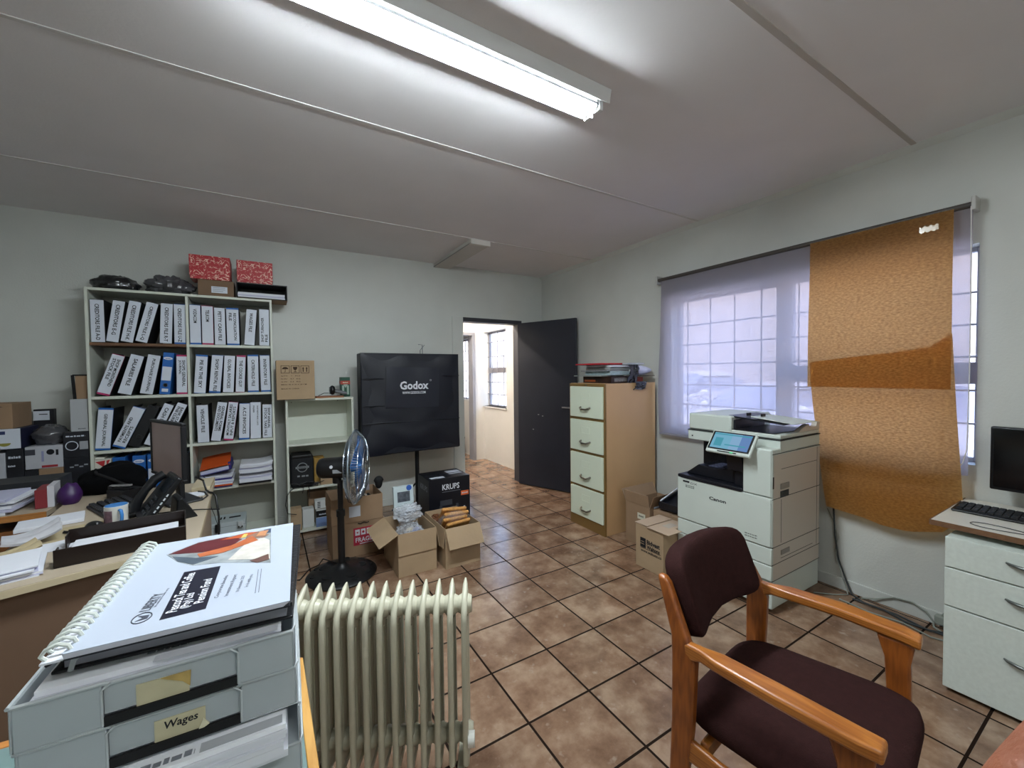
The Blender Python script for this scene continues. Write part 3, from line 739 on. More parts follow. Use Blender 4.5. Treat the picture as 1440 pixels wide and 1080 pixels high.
# ------------------------------------------------------------------ low white shelf unit
UX0, UX1, UY0, UY1, UZ = .135, .705, 4.12, 4.42, 1.235
u = thing('shelf_unit', 'low white shelf unit between the bookcase and the softbox', 'shelf', (UX0, UY0, 0))
w, d = UX1-UX0, UY1-UY0
for x in (0, w-.018): MB().box(x, x+.018, 0, d, 0, UZ-.018).build('side_panel', m_mel, u, bevel=.0015)
MB().box(0, w, 0, d, UZ-.018, UZ).build('top_panel', m_mel, u, bevel=.0015)
MB().box(.018, w-.018, d-.006, d, .03, UZ-.018).build('back_panel', m_mel, u)
for z in (.81, .405, .02): MB().box(.018, w-.018, 0, d-.006, z, z+.02).build('shelf', m_mel, u, bevel=.0015)
for x in (.06, .47): MB().cyl((x, d-.0055, 1.19), (x, d-.008, 1.19), .004, n=8).build('screw_hole', m_matblk, u)

def carton(name, label, x0, y0, z0, w, d, h, mat, cat='box', rz=0, group=None, seam=True, tape=None):
    t = thing(name, label, cat, (x0, y0, z0), rz, group)
    MB().box(0, w, 0, d, 0, h).build('box_body', mat, t, bevel=.003)
    if seam: MB().box(.002, w-.002, d/2-.001, d/2+.001, h-.001, h+.0008).build('flap_seam', m_matblk, t)
    if tape: MB().box(0, w, d/2-.024, d/2+.024, h, h+.0009).build('packing_tape', tape, t)
    return t
m_print = pm('dark_brown_print', '#3c2a1c', .8)
t = carton('cardboard_box', 'brown box printed with umbrella, glass and arrow symbols on the shelf unit', .07, 4.07, UZ+.0005, .30, .28, .345, m_card2)
for i, x in enumerate((.035, .112, .189)):
    b = MB(); s = .068; z = .232
    b.box(x, x+s, -.001, 0, z, z+.004); b.box(x, x+s, -.001, 0, z+s-.004, z+s); b.box(x, x+.004, -.001, 0, z, z+s); b.box(x+s-.004, x+s, -.001, 0, z, z+s)
    cx_ = x+s/2
    if i == 0:
        b.prism([(cx_+.024*math.cos(q*PI/10), z+.036+.02*math.sin(q*PI/10)) for q in range(11)], 'y', -.001, 0); b.box(cx_-.002, cx_+.002, -.001, 0, z+.012, z+.037); b.box(cx_-.009, cx_, -.001, 0, z+.01, z+.014)
    elif i == 1:
        b.prism([(cx_-.018, z+.056), (cx_+.018, z+.056), (cx_+.014, z+.036), (cx_+.003, z+.027), (cx_-.003, z+.027), (cx_-.014, z+.036)], 'y', -.001, 0); b.box(cx_-.002, cx_+.002, -.001, 0, z+.014, z+.028); b.box(cx_-.011, cx_+.011, -.001, 0, z+.010, z+.015)
    else:
        for q in (-.014, .014):
            b.box(cx_+q-.004, cx_+q+.004, -.001, 0, z+.012, z+.04); b.prism([(cx_+q-.009, z+.04), (cx_+q+.009, z+.04), (cx_+q, z+.056)], 'y', -.001, 0)
    b.build('handling_symbol', m_print, t)
for i, (a, bb) in enumerate((('QTY:   1   PCS', .15), ('N.W:   4.7   KG', .15), ('G.W:   5.3   KG', .15), ('MEAS: 40 X 30 X 30 CM', .2), ('MADE IN CHINA', .14))):
    text(a, bb, .0105, (.035+bb/2, -.0006, .208-.025*i-(.012 if i == 4 else 0)), RX_FRONT, m_print, t)
t = thing('notebook', 'thin orange-brown notebook lying on the shelf unit top', 'notebook', (.385, 4.13, UZ+.0005), 0)
MB().box(0, .24, 0, .17, 0, .004).build('back_cover', pm('rust_cover', '#8d4a2c', .5, var=.1), t); MB().box(.003, .237, .003, .165, .004, .011).build('page_block', pm('tan_pages', '#a98660', .8), t)
MB().box(0, .24, 0, .17, .011, .014).build('front_cover', pm('rust_cover', '#8d4a2c', .5, var=.1), t)
t = thing('barcode_scanner', 'black and grey handheld barcode scanner lying on the notebook', 'scanner', (.5, 4.19, UZ+.022))
MB().ell((.03, 0, .047), .028, .04, .045, 14, 10).build('scanner_head', m_black, t)
MB().box(.004, .014, -.026, .026, .012, .078).build('scan_window', pm('scanner_glass', '#2b3338', .1, spec=.9), t, bevel=.004)
MB().tube([(.05, 0, .04), (.09, 0, .032), (.13, 0, .02), (.16, 0, .012)], [.02, .018, .016, .012], n=12).build('scanner_grip', pm('grey_grip', '#6d7074', .5), t)
MB().tube([(.0, .01, .02), (-.04, .03, .02), (-.08, .04, .0), (-.09, .04, -.008)], .003, n=6).build('lead', m_black, t)
t = thing('tea_carton', 'green carton with a red band on the right end of the shelf unit', 'carton', (.615, 4.25, UZ+.0005))
MB().box(0, .085, 0, .085, 0, .19).build('carton_body', pm('green_card', '#1c4b3a', .5, var=.08), t, bevel=.002)
MB().box(-.001, .086, -.001, .086, .12, .155).build('red_band', pm('red_band', '#a23a2c', .5), t)
b = MB(); 
for x in (.012, .055): b.box(x, x+.018, -.0015, 0, .02, .11)
b.prism([(.022, .12), (.064, .12), (.043, .085)], 'y', -.0018, 0); b.build('pale_print', pm('pale_green_print', '#9db0a4', .6), t)
marks(.05, .012, (.043, -.0022, .138), RX_FRONT, pm('cream', '#d8c9a8', .6), t)

# contents of the shelf unit
zs = .4255
t = thing('black_case', 'black case with a grey ring and bar emblem in the low shelf unit', 'case', (.165, 4.14, zs))
MB().box(0, .185, 0, .2, 0, .29).build('case_body', pm('black_nylon', '#15161a', .75, bump=.3, bscale=120), t, bevel=.02, seg=3)
MB().box(.01, .175, -.006, .19, .27, .30).build('case_flap', m_black, t, bevel=.008)
gm = pm('grey_emblem', '#8c9194', .4, metal=.3)
b = MB(); b.tube([(.092+.04*math.cos(q*PI/14), -.003, .185+.04*math.sin(q*PI/14)) for q in range(28)], .004, n=6, closed=True); b.box(.038, .146, -.006, -.0005, .176, .194)
em = b.build('ring_emblem', gm, t)
text('NISSAN', .085, .010, (.092, -.0068, .185), RX_FRONT, m_ink, em)
for q in ((.05, .1, .02), (.085, .098, .028), (.12, .097, .02)): MB().box(q[0], q[0]+q[2], -.003, 0, q[1], q[1]+.014).build('print_mark', gm, t)
b = MB(); rr = random.Random(5)
for k in range(7):
    x0 = rr.uniform(.16, .3); pts = []
    for i in range(9): pts.append((x0 + .05*math.sin(i*1.1+k) + .012*i, 4.115+.012*math.cos(i*1.7+k*2), zs+.006+.022*abs(math.sin(i*.9+k*1.3))+.004*k))
    b.tube(pts, .0035, n=6)
b.tube([(.2, 4.115, zs+.02), (.16, 4.1, zs+.0), (.128, 4.1, .38), (.115, 4.1, .30), (.13, 4.1, .22), (.2, 4.1, .2)], .0035, n=6)
b.tube([(.3, 4.112, zs+.02), (.31, 4.1, zs-.02), (.305, 4.1, .34)], .003, n=6); b.tube([(.26, 4.115, zs+.01), (.255, 4.1, .4), (.25, 4.1, .385)], .003, n=6)
tag(b.build('cable_tangle', m_black), 'tangle of thin black cables spilling over the middle shelf edge of the low unit', 'cables')
t = carton('cardboard_box', 'yellowish printed box behind the fan motor on the middle shelf', .362, 4.24, zs, .09, .12, .24, pm('yellow_card', '#9c7a3a', .7, var=.2, scale=20), seam=False)
for q in range(3): MB().box(.02+.02*q, .035+.02*q, -.001, 0, .13, .15+.01*q).build('print_mark', pm('pale_print2', '#d0c8a8', .6), t)
carton('cardboard_box', 'small tan carton on the middle shelf of the low unit behind the fan', .405, 4.14, zs, .15, .09, .13, m_card2)
t = carton('white_box', 'white and grey flat boxes lying on cartons behind the fan motor', .47, 4.14, zs+.131, .17, .09, .07, pm('white_card3', '#c9ccca', .6), seam=False)
MB().box(.0, .17, -.001, .0, .03, .036).build('lid_seam', m_matblk, t)
zb = .0405
carton('cardboard_box', 'narrow brown carton at the left of the bottom shelf of the low unit', .155, 4.13, zb, .088, .1, .2, m_card2)
carton('white_box', 'plain white carton on the bottom shelf, right of the narrow brown carton', .252, 4.17, zb, .095, .1, .17, pm('white_card3', '#c9ccca', .6))
t = carton('toner_box', 'white, black and blue box tilted on the bottom shelf of the low unit', .36, 4.13, zb, .1, .12, .17, pm('white_card3', '#c9ccca', .6), seam=False)
MB().box(-.001, .101, -.002, 0, .09, .15).build('black_panel', m_black, t); MB().box(-.001, .101, -.002, 0, .0, .085).build('blue_panel', pm('pale_blue_print', '#7c97c8', .6), t)
marks(.06, .012, (.055, -.0026, .115), RX_FRONT, m_label, t)
t = carton('white_box', 'small striped white box resting on the toner box', .352, 4.12, zb+.171, .1, .09, .075, pm('white_card3', '#c9ccca', .6), seam=False)
for i in range(4): MB().box(.02, .045, -.001, 0, .012+.015*i, .02+.015*i).build('print_mark', m_ink, t)
carton('cardboard_box', 'open brown carton at the back of the bottom shelf of the low unit', .31, 4.28, zb, .17, .12, .3, m_card)
# ------------------------------------------------------------------ softbox on its stand
m_nyl = pm('black_softbox_fabric', '#10131f', .5, var=.08, scale=4, bump=.25, bscale=14, spec=.45)
SX0, SX1, SY, SZ0, SZ1 = .757, 1.757, 4.0, .665, 1.655
sb = thing('softbox', 'large square black softbox with white lettering on a stand', 'softbox', ((SX0+SX1)/2, SY, 0))
hw = .5; hz = (SZ1-SZ0)/2; cz = (SZ0+SZ1)/2
def face(u, v):
    x = (u-.5)*2; z = (v-.5)*2
    ed = max(abs(x), abs(z))**8
    y = .02*ed - .012*math.cos(x*2.2)*math.cos(z*2) + .006*math.sin(x*7+z*3)*math.sin(z*5) - .02*math.exp(-((x-.1)**2*6 + (z+.55)**2*14)) + .008*math.exp(-((z+.55-.4*abs(x))**2*60))
    return (x*hw*(1-.012*(1-abs(z))), y, cz + z*hz*(1-.01*(1-abs(x))) - .012*(1-z)*(.5-u)*.8)
MB().sheet(lambda u, v: face(1-u, v), 44, 44, -.003).build('front_cover', m_nyl, sb)
b = MB()
prof = [(1.0, .012), (1.0, .20), (.93, .24), (.3, .40), (.12, .42)]
R_ = []
for k, y in prof:
    R_.append([b.bm.verts.new((sx*hw*k, y, cz + sz*hz*k)) for sx, sz in ((-1,-1),(-.5,-1.0),(0,-1),(.5,-1),(1,-1),(1,-.5),(1,0),(1,.5),(1,1),(.5,1),(0,1),(-.5,1),(-1,1),(-1,.5),(-1,0),(-1,-.5))])
for a, c in zip(R_, R_[1:]):
    for i in range(16): b._f([a[i], a[(i+1) % 16], c[(i+1) % 16], c[i]])
b._f(R_[-1]); b._f(list(reversed(R_[0])))
b.build('side_skirt', m_nyl, sb, bevel=.01)
fl = MB().sheet(lambda u, v: ((1-u)*.54 - .275 + .012*(v-.5), -.015 - .007*math.sin(PI*v)*.6 - .004*math.sin(u*9)*v , 1.11 + .40*v + .01*(u)), 20, 14, -.003).build('front_flap', pm('softbox_flap_fabric', '#191c29', .42, var=.1, scale=5, bump=.35, bscale=12, spec=.5), sb)
mw = pm('white_print', '#d4d6dd', .6)
text('Godox', .29, .082, (.0, -.036, 1.337), RX_FRONT, mw, fl, bold=.03)
text('WWW.GODOX.COM', .235, .026, (-.005, -.0355, 1.265), RX_FRONT, mw, fl, bold=.02)
b = MB(); b.tube([(.168+.008*math.cos(q*PI/6), -.0355, 1.385+.008*math.sin(q*PI/6)) for q in range(12)], .0014, n=5, closed=True); b.build('trademark_ring', mw, fl)
b = MB()
for z, x0, x1 in ((1.41, -.49, -.3), (1.43, .3, .49), (1.15, -.49, -.3), (.98, -.49, .49)): b.tube([(x0+(x1-x0)*i/6, -.014, z+.002*math.sin(i*2)) for i in range(7)], .004, n=5)
b.build('fold_line', m_nyl, sb)
b = MB(); b.cyl((.075, .16, .05), (.075, .16, .70), .022, n=16); b.cyl((.075, .16, .70), (.075, .28, 1.15), .016, n=12)
b.build('stand_pole', m_black, sb)
for k in range(3):
    a = k*2*PI/3 + .5
    MB().tube([(.075, .16, .32), (.075+.27*math.cos(a), .16+.27*math.sin(a), .012)], .009, n=8).build('leg', m_black, sb)
b = MB(); b.tube([(.20, .3, 1.64), (.20, .3, 1.765), (.155, .3, 1.768)], .004, n=6); b.tube([(.175, .3, 1.64), (.175, .3, 1.70)], .004, n=6); b.tube([(.17, .3, 1.70), (.225, .3, 1.765)], .003, n=6)
b.build('wire_bracket', pm('grey_wire', '#6d7077', .5), sb)
b = MB(); b.box(-.02, .17, .18, .42, .9, 1.1); b.build('lamp_head', m_black, sb, bevel=.01)

# ------------------------------------------------------------------ coffee machine box
m_kr = pm('navy_black_card', '#12131b', .4, var=.1, scale=5)
k = thing('coffee_machine_box', 'black printed coffee machine box standing below the softbox', 'box', (1.195, 3.41, 0))
MB().box(0, .392, 0, .31, 0, .512).build('box_body', m_kr, k, bevel=.003)
text('KRUPS', .165, .052, (.205, -.0008, .432), RX_FRONT, mw, k, bold=.02)
RX_L2 = Matrix(((0,0,-1),(-1,0,0),(0,1,0)))
text('KRUPS', .19, .05, (-.0008, .14, .42), RX_L2, pm('grey_print3', '#8a8c95', .6), k, bold=.02)
MB().box(.12, .30, -.0012, 0, .388, .390).build('print_rule', pm('grey_print3', '#8a8c95', .6), k)
ob = MB().box(.302, .378, -.0014, 0, .335, .375).build('orange_badge', pm('orange_badge', '#d9683a', .6), k)
marks(.06, .010, (.34, -.002, .355), RX_FRONT, mw, ob)
mg = pm('machine_print', '#3c3e45', .35)
b = MB(); b.box(.055, .25, -.0012, 0, .0, .25); b.build('machine_print', pm('machine_print_dark', '#1e2027', .35), k)
b = MB(); b.box(.10, .215, -.002, -.0012, .268, .315); b.box(.095, .12, -.002, -.0012, .235, .27); b.box(.25, .275, -.002, -.0012, .06, .27); b.build('machine_print', mg, k)
b = MB(); b.prism([(.312, .20), (.325, .20), (.343, .232), (.33, .236)], 'y', -.0014, 0); b.box(.335, .34, -.0014, 0, .12, .15); b.box(.345, .375, -.0014, 0, .12, .125); b.box(.362, .368, -.0014, 0, .125, .15); b.box(.33, .38, -.0014, 0, .085, .094)
b.build('icon_print', mw, k)
b = MB(); b.box(.03, .16, .03, .085, .512, .5128); b.build('shipping_label', m_label, k); MB().box(.24, .37, .12, .25, .512, .5128).build('shipping_label', pm('label_grey', '#b9bcc8', .5), k)
MB().box(0, .392, .15, .165, .512, .5132).build('packing_tape', pm('dark_tape', '#2a2b33', .25), k)

# ------------------------------------------------------------------ cartons
def open_carton(name, label, x0, y0, w, d, h, mat, inn, flaps, rz=0):
    t = thing(name, label, 'box', (x0, y0, 0), rz)
    q = .005
    b = MB(); b.box(0, w, 0, q, 0, h); b.box(0, w, d-q, d, 0, h); b.box(0, q, q, d-q, 0, h); b.box(w-q, w, q, d-q, 0, h); b.box(q, w-q, q, d-q, 0, q)
    b.build('box_body', mat, t, bevel=.001, seg=1)
    for side, L_, ang in flaps:
        b = MB(); M = None
        if side == 'f': M = Matrix.Translation((0, 0, h)) @ Matrix.Rotation(ang, 4, 'X'); b.box(.002, w-.002, -.004, 0, 0, L_, M=M)
        if side == 'b': M = Matrix.Translation((0, d, h)) @ Matrix.Rotation(-ang, 4, 'X'); b.box(.002, w-.002, 0, .004, 0, L_, M=M)
        if side == 'l': M = Matrix.Translation((0, 0, h)) @ Matrix.Rotation(-ang, 4, 'Y'); b.box(-.004, 0, .002, d-.002, 0, L_, M=M)
        if side == 'r': M = Matrix.Translation((w, 0, h)) @ Matrix.Rotation(ang, 4, 'Y'); b.box(0, .004, .002, d-.002, 0, L_, M=M)
        b.build('flap', mat, t)
    return t
t = open_carton('open_carton', 'open brown carton of plastic wrapped goods, left of the two on the floor', .768, 2.86, .285, .42, .31, m_card2, m_cardin, [('f', .155, math.radians(177)), ('l', .15, math.radians(118)), ('r', .15, math.radians(170))])
t = open_carton('open_carton', 'open brown carton of bagged rusks in front of the black coffee machine box', 1.10, 2.80, .285, .455, .30, m_card2, m_cardin, [('f', .15, math.radians(150)), ('l', .14, math.radians(172)), ('b', .10, math.radians(176))])
def film_mat(name, col, tr=.55):
    m = bpy.data.materials.new(name); m.use_nodes = True
    nt = m.node_tree; N = nt.nodes; L = nt.links; b = N['Principled BSDF']; o = N['Material Output']
    b.inputs['Base Color'].default_value = lin(col); b.inputs['Roughness'].default_value = .12; b.inputs['Specular IOR Level'].default_value = .8
    n = N.new('ShaderNodeTexNoise'); n.inputs['Scale'].default_value = 28; n.inputs['Detail'].default_value = 3
    tc = N.new('ShaderNodeTexCoord'); L.new(tc.outputs['Object'], n.inputs['Vector'])
    bp = N.new('ShaderNodeBump'); bp.inputs['Strength'].default_value = 1; bp.inputs['Distance'].default_value = .01; L.new(n.outputs['Fac'], bp.inputs['Height']); L.new(bp.outputs['Normal'], b.inputs['Normal'])
    t = N.new('ShaderNodeBsdfTransparent'); x = N.new('ShaderNodeMixShader'); x.inputs[0].default_value = tr
    L.new(b.outputs[0], x.inputs[1]); L.new(t.outputs[0], x.inputs[2]); L.new(x.outputs[0], o.inputs[0])
    return m
m_film = film_mat('clear_film', '#dfe2e8', .66); m_film2 = film_mat('clear_bag_film', '#cfcfd2', .86)
# wrapped goods in the left carton
def lump(name, label, c, r, mat, seed, amp, cat='packet', rot=None):
    t = thing(name, label, cat, c, rot=rot)
    rnd = random.Random(seed); ph = [(rnd.uniform(5, 14), rnd.uniform(5, 14), rnd.uniform(0, 6)) for _ in range(6)]
    def f(p):
        q = Vector((p.x/r[0], p.y/r[1], p.z/r[2]))
        k = max(abs(q.x), abs(q.y), abs(q.z)); q2 = q*(1+.25*(1-k))
        d = (noise.turbulence(q*2.2 + Vector((seed*3.1, 0, 0)), 4, True) - .6)*3
        return Vector((q2.x*r[0], q2.y*r[1], q2.z*r[2]))*(1+amp*d)
    MB().ell((0, 0, 0), r[0], r[1], r[2], 72, 44, f=f).build('film_wrap', mat, t)
    return t
t = lump('wrapped_packet', 'lower plastic wrapped packet of mixed goods inside the left open carton', (.905, 3.03, .225), (.115, .14, .09), m_film, 2, .13)
for i in range(14):
    MB().ell((Rnd(-.07, .07), Rnd(-.09, .09), Rnd(-.02, .06)), .03, .022, .014, 10, 6).build('goods', pm(('blue_goods', 'gold_goods', 'dark_goods')[i % 3], ('#6a74b0', '#b9a678', '#2d2d38')[i % 3], .4), t)
t = lump('wrapped_packet', 'upper plastic wrapped packet bulging out of the left open carton', (.91, 3.10, .375), (.105, .085, .065), m_film, 6, .16)
for i in range(5): MB().ell((Rnd(-.05, .05), Rnd(-.05, .05), Rnd(-.01, .03)), .03, .02, .012, 10, 6).build('goods', pm('silver_goods', '#a5abb5', .3), t)
t = thing('picture_box', 'upright white printed packet with a blue corner behind the plastic wrap', 'packet', (.835, 3.20, .33), rot=(math.radians(-6), 0, 0))
MB().box(0, .16, 0, .03, 0, .225).build('packet_body', pm('pale_blue_card', '#b9c6c9', .5), t, bevel=.002)
MB().box(.03, .13, -.001, 0, .10, .18).build('picture_panel', pm('grey_picture', '#4f545c', .4, var=.5, scale=40), t)
MB().cyl((.125, -.001, .205), (.125, .0, .205), .022, n=16).build('blue_corner', pm('blue_print', '#2f58a6', .5), t)
# rusks
t = thing('rusk_bag', 'clear bag of golden brown rusks lying in the right open carton', 'bag', (1.245, 2.985, .275), rot=(math.radians(-48), 0, math.radians(-4)))
m_rusk = pm('golden_rusk', '#c08a4c', .8, var=.25, scale=45, bump=.8, bscale=120)
rk = random.Random(4)
for i in range(4):
    MB().box(-.10, .10, -.075, .075, -.060+.033*i, -.034+.033*i, M=Matrix.Rotation(.06*(i-1.5), 4, 'Y') @ Matrix.Translation((.008*(-1)**i, -.012*i, 0))).build('rusk', m_rusk, t, bevel=.011, seg=3)
MB().ell((0, -.015, .01), .108, .085, .062, 36, 20, f=lambda p: Vector((p.x*(1+.25*(1-abs(p.z)/.07)), p.y*1.1, p.z*(1+.08*math.sin(p.x*60)*math.sin(p.y*50))))).build('clear_bag', m_film2, t)
for nm, lab, c, r, sd in (('rusk_bag', 'dark brown snack bag tucked at the back left of the right carton', (1.18, 3.19, .235), (.06, .05, .05), 3),):
    t = lump(nm, lab, c, r, pm('brown_film', '#6b4126', .3, var=.3, scale=20), sd, .12, 'bag')
# fragile cartons
t = carton('fragile_carton', 'brown carton with a red fragile label under the open document carton', .405, 3.395, 0, .40, .34, .274, m_card, seam=False)
fl_ = MB().box(.155, .345, -.0012, 0, .085, .225).build('fragile_label', pm('red_label', '#a3263a', .6), t)
text('FRAGILE', .16, .038, (.25, -.002, .128), RX_FRONT, mw, fl_, bold=.02)
for i in range(4): MB().box(.168+.044*i, .203+.044*i, -.002, -.0012, .165, .212).build('white_symbol', mw, fl_, bevel=.004)
for i in range(4): MB().cyl((.1855+.044*i, -.0026, .188), (.1855+.044*i, -.002, .188), .011, n=6 if i % 2 else 3).build('red_symbol', pm('red_label', '#a3263a', .6), fl_)
MB().box(.2, .33, -.002, -.0012, .093, .1).build('white_rule', mw, fl_)
b = MB(); b.tube([(.19, -.003, .262), (.21, -.004, .256), (.235, -.004, .266), (.26, -.004, .257), (.275, -.003, .262)], .004, n=6); b.build('carry_slot', m_matblk, t)
t = open_carton('open_carton', 'open brown carton of papers stacked on the fragile carton', .40, 3.39, .39, .33, .20, m_card, m_cardin, [('l', .12, math.radians(178)), ('b', .12, math.radians(150))])
t.location.z = .275
MB().box(.13, .215, -.0012, 0, .045, .13).build('white_label', m_label, t)
fd = thing('document_bundle', 'bundle of striped papers sticking up in the carton behind the fan', 'papers', (.55, 3.42, .42))
for i in range(9):
    MB().box(-.01+.024*i, .004+.024*i, 0, .22, 0, Rnd(.055, .075), M=Matrix.Rotation(.35, 4, 'Y')).build('paper_sheaf', (m_paper_w, m_ink, pm('cream_paper', '#c9bda5', .8))[i % 3], fd)
bg_ = thing('black_pouch', 'small black pouch standing at the back of the document carton', 'pouch', (.80, 3.56, .475))
MB().ell((0, 0, .05), .04, .03, .055, 16, 10, f=lambda p: Vector((p.x*(1.1 if p.z > 0 else .8), p.y, p.z))).build('pouch_body', m_matblk, bg_)
MB().box(-.16, -.08, -.01, .01, -.0, .12).build('grey_sleeve', pm('grey_card', '#8a8a92', .6), bg_)

# ------------------------------------------------------------------ pedestal fan
FX, FY = .434, 3.139
fan = thing('pedestal_fan', 'black pedestal fan with a chrome cage and blue blades, turned side-on', 'fan', (FX, FY, 0))
b = MB(); b.lathe([(.235, 0), (.24, .012), (.225, .026), (.16, .04), (.07, .052), (.035, .075), (0.028, .09)], 40)
b.build('base', m_black, fan)
b = MB()
for i in range(10):
    a = i*2*PI/10
    for rr_ in ((.13, .038), (.185, .026)):
        if rr_[0] < .15 and i % 2: continue
        c = Vector((rr_[0]*math.cos(a), rr_[0]*math.sin(a), .0445 if rr_[0] < .15 else .0352))
        b.cyl(c + Vector((0, 0, -.006)), c, rr_[1], n=14)
b.build('base_cutout', pm('deep_black', '#050506', .9), fan)
b = MB(); b.cyl((0, 0, .08), (0, 0, .45), .024, n=18); b.cyl((0, 0, .45), (0, 0, .69), .0185, n=16); b.cyl((0, 0, .43), (0, 0, .475), .03, n=18)
b.build('pole', m_black, fan)
ax = Vector((.931, -.364, 0)).normalized(); lat = Vector((0, 0, 1)).cross(ax).normalized(); up_ = Vector((0, 0, 1))
FM = Matrix((( ax.x, lat.x, 0, 0), (ax.y, lat.y, 0, 0), (0, 0, 1, .782), (0, 0, 0, 1)))   # x = blowing direction
head = MB(); head.lathe([(0, -.15), (.045, -.148), (.066, -.135), (.072, -.11), (.074, -.02), (.078, .03), (.08, .055), (0, .056)], 28, M=Matrix.Rotation(PI/2, 4, 'Y')); head.cyl((-.02, 0, -.11), (-.02, 0, -.04), .03, n=14)
o = head.build('motor_housing', m_black, fan, M=FM)
MB().cyl((-.04, -.066, .02), (-.04, -.075, .02), .011, n=12).build('knob', mw, o)
MB().box(-.03, .03, -.0755, -.068, -.025, .0).build('rating_plate', pm('grey_plate', '#8f9296', .5), o)
chrome = pm('chrome_wire', '#c3ccd4', .2, metal=1)
CR, CX = .262, .11
def cage(sgn):
    b = MB(); dep = .075 if sgn > 0 else .06
    for i in range(84):
        a = 2*PI*i/84; d = (math.cos(a), math.sin(a)); pts = []
        for t_ in (.17, .35, .6, .78, .9, .97, 1.0):
            r = CR*t_; x = CX + sgn*dep*(1 - t_**5)
            pts.append((x, r*d[0], r*d[1]))
        b.tube(pts, .0019, n=4, cap=False)
    for t_ in (.17, .5, .8):
        x = CX + sgn*dep*(1 - t_**5); r = CR*t_
        b.tube([(x, r*math.cos(q*PI/20), r*math.sin(q*PI/20)) for q in range(40)], .002, n=5, closed=True)
    return b
cage(-1).build('rear_grille', chrome, fan, M=FM)
fg = cage(1).build('front_grille', chrome, fan, M=FM)
b = MB(); b.lathe([(0, .012), (.03, .010), (.044, .0), (.044, -.006)], 24, M=Matrix.Translation((CX+.072, 0, 0)) @ Matrix.Rotation(PI/2, 4, 'Y')); b.build('badge', chrome, fg)
b = MB(); b.tube([(CX, (CR+.002)*math.cos(q*PI/30), (CR+.002)*math.sin(q*PI/30)) for q in range(60)], .007, n=8, closed=True); b.build('cage_rim', pm('chrome_rim', '#aebecb', .2, metal=.9), fan, M=FM)
m_blade = pm('blue_blade', '#3f74b4', .25, spec=.6)
for k in range(4):
    a0 = k*PI/2 + .6
    def bl_(u, v):
        r = .035 + .19*u; a = a0 + (v-.5)*(1.15 - .25*u) + .35*u
        return (CX + .03 - .055*(v-.5)*(1.2-.5*u), r*math.cos(a), r*math.sin(a))
    MB().sheet(bl_, 8, 8, .003).build('blade', m_blade, fan, M=FM)
MB().cyl((CX-.03, 0, 0), (CX+.045, 0, 0), .035, n=20).build('blade_hub', m_blade, fan, M=FM)
b = MB(); b.tube([(.02, .03, .05), (-.10, .23, .05), (-.13, .24, .007), (-.2, .2, .007), (-.27, .06, .007), (-.35, .1, .007), (-.42, .02, .007)], .004, n=6)
b.build('power_cord', m_black, fan)
MB().tube([(.02, .0, .68), (.03, -.03, .60), (.05, -.03, .53), (.09, -.03, .51), (.11, -.02, .56)], .003, n=6).build('motor_lead', m_black, fan)

# ------------------------------------------------------------------ filing cabinet
m_tan = pm('tan_enamel', '#c6a075', .38, var=.04, scale=3); m_brz = pm('brown_enamel', '#7d6035', .45); m_drw = pm('pale_green_enamel', '#dbe4d0', .42, var=.02, scale=4)
fc = thing('filing_cabinet', 'tall tan four-drawer filing cabinet with pale green drawer fronts', 'cabinet', (2.505, 2.60, 0))
fw, fd_, fh = .475, .65, 1.345
MB().box(.012, fd_, 0, fw, .0, fh).build('cabinet_body', m_tan, fc, bevel=.004)
b = MB(); b.box(0, .02, 0, .016, 0, fh-.002); b.box(0, .02, fw-.016, fw, 0, fh-.002); b.box(0, .02, .016, fw-.016, 1.318, fh-.002); b.box(0, .02, .016, fw-.016, 0, .098)
for z in (1.008, .695, .372): b.box(.004, .02, .016, fw-.016, z, z+.022)
b.build('front_frame', m_brz, fc, bevel=.002)
hm = pm('handle_steel', '#7f7c72', .35, metal=.9)
for z0, z1 in ((1.032, 1.316), (.719, 1.006), (.396, .693), (.10, .370)):
    dr = MB().box(-.012, .012, .019, fw-.019, z0, z1).build('drawer', m_drw, fc, bevel=.004)
    zc = z0 + (z1-z0)*.28; b = MB()
    b.tube([(-.012, fw/2-.062, zc+.014), (-.03, fw/2-.058, zc+.008), (-.038, fw/2-.03, zc-.004), (-.038, fw/2+.03, zc-.004), (-.03, fw/2+.058, zc+.008), (-.012, fw/2+.062, zc+.014)], .0085, n=8)
    b.build('handle', hm, dr)
    b = MB(); zl = z0 + (z1-z0)*.68
    y0_, y1_ = fw/2-.055, fw/2+.055
    b.box(-.0145, -.0115, y0_, y1_, zl-.03, zl-.027); b.box(-.0145, -.0115, y0_, y1_, zl+.027, zl+.03); b.box(-.0145, -.0115, y0_, y0_+.003, zl-.03, zl+.03); b.box(-.0145, -.0115, y1_-.003, y1_, zl-.03, zl+.03)
    b.build('label_holder', m_drw, dr)
MB().cyl((-.004, fw-.235, 1.331), (.0, fw-.235, 1.331), .009, n=12).build('lock', hm, fc)
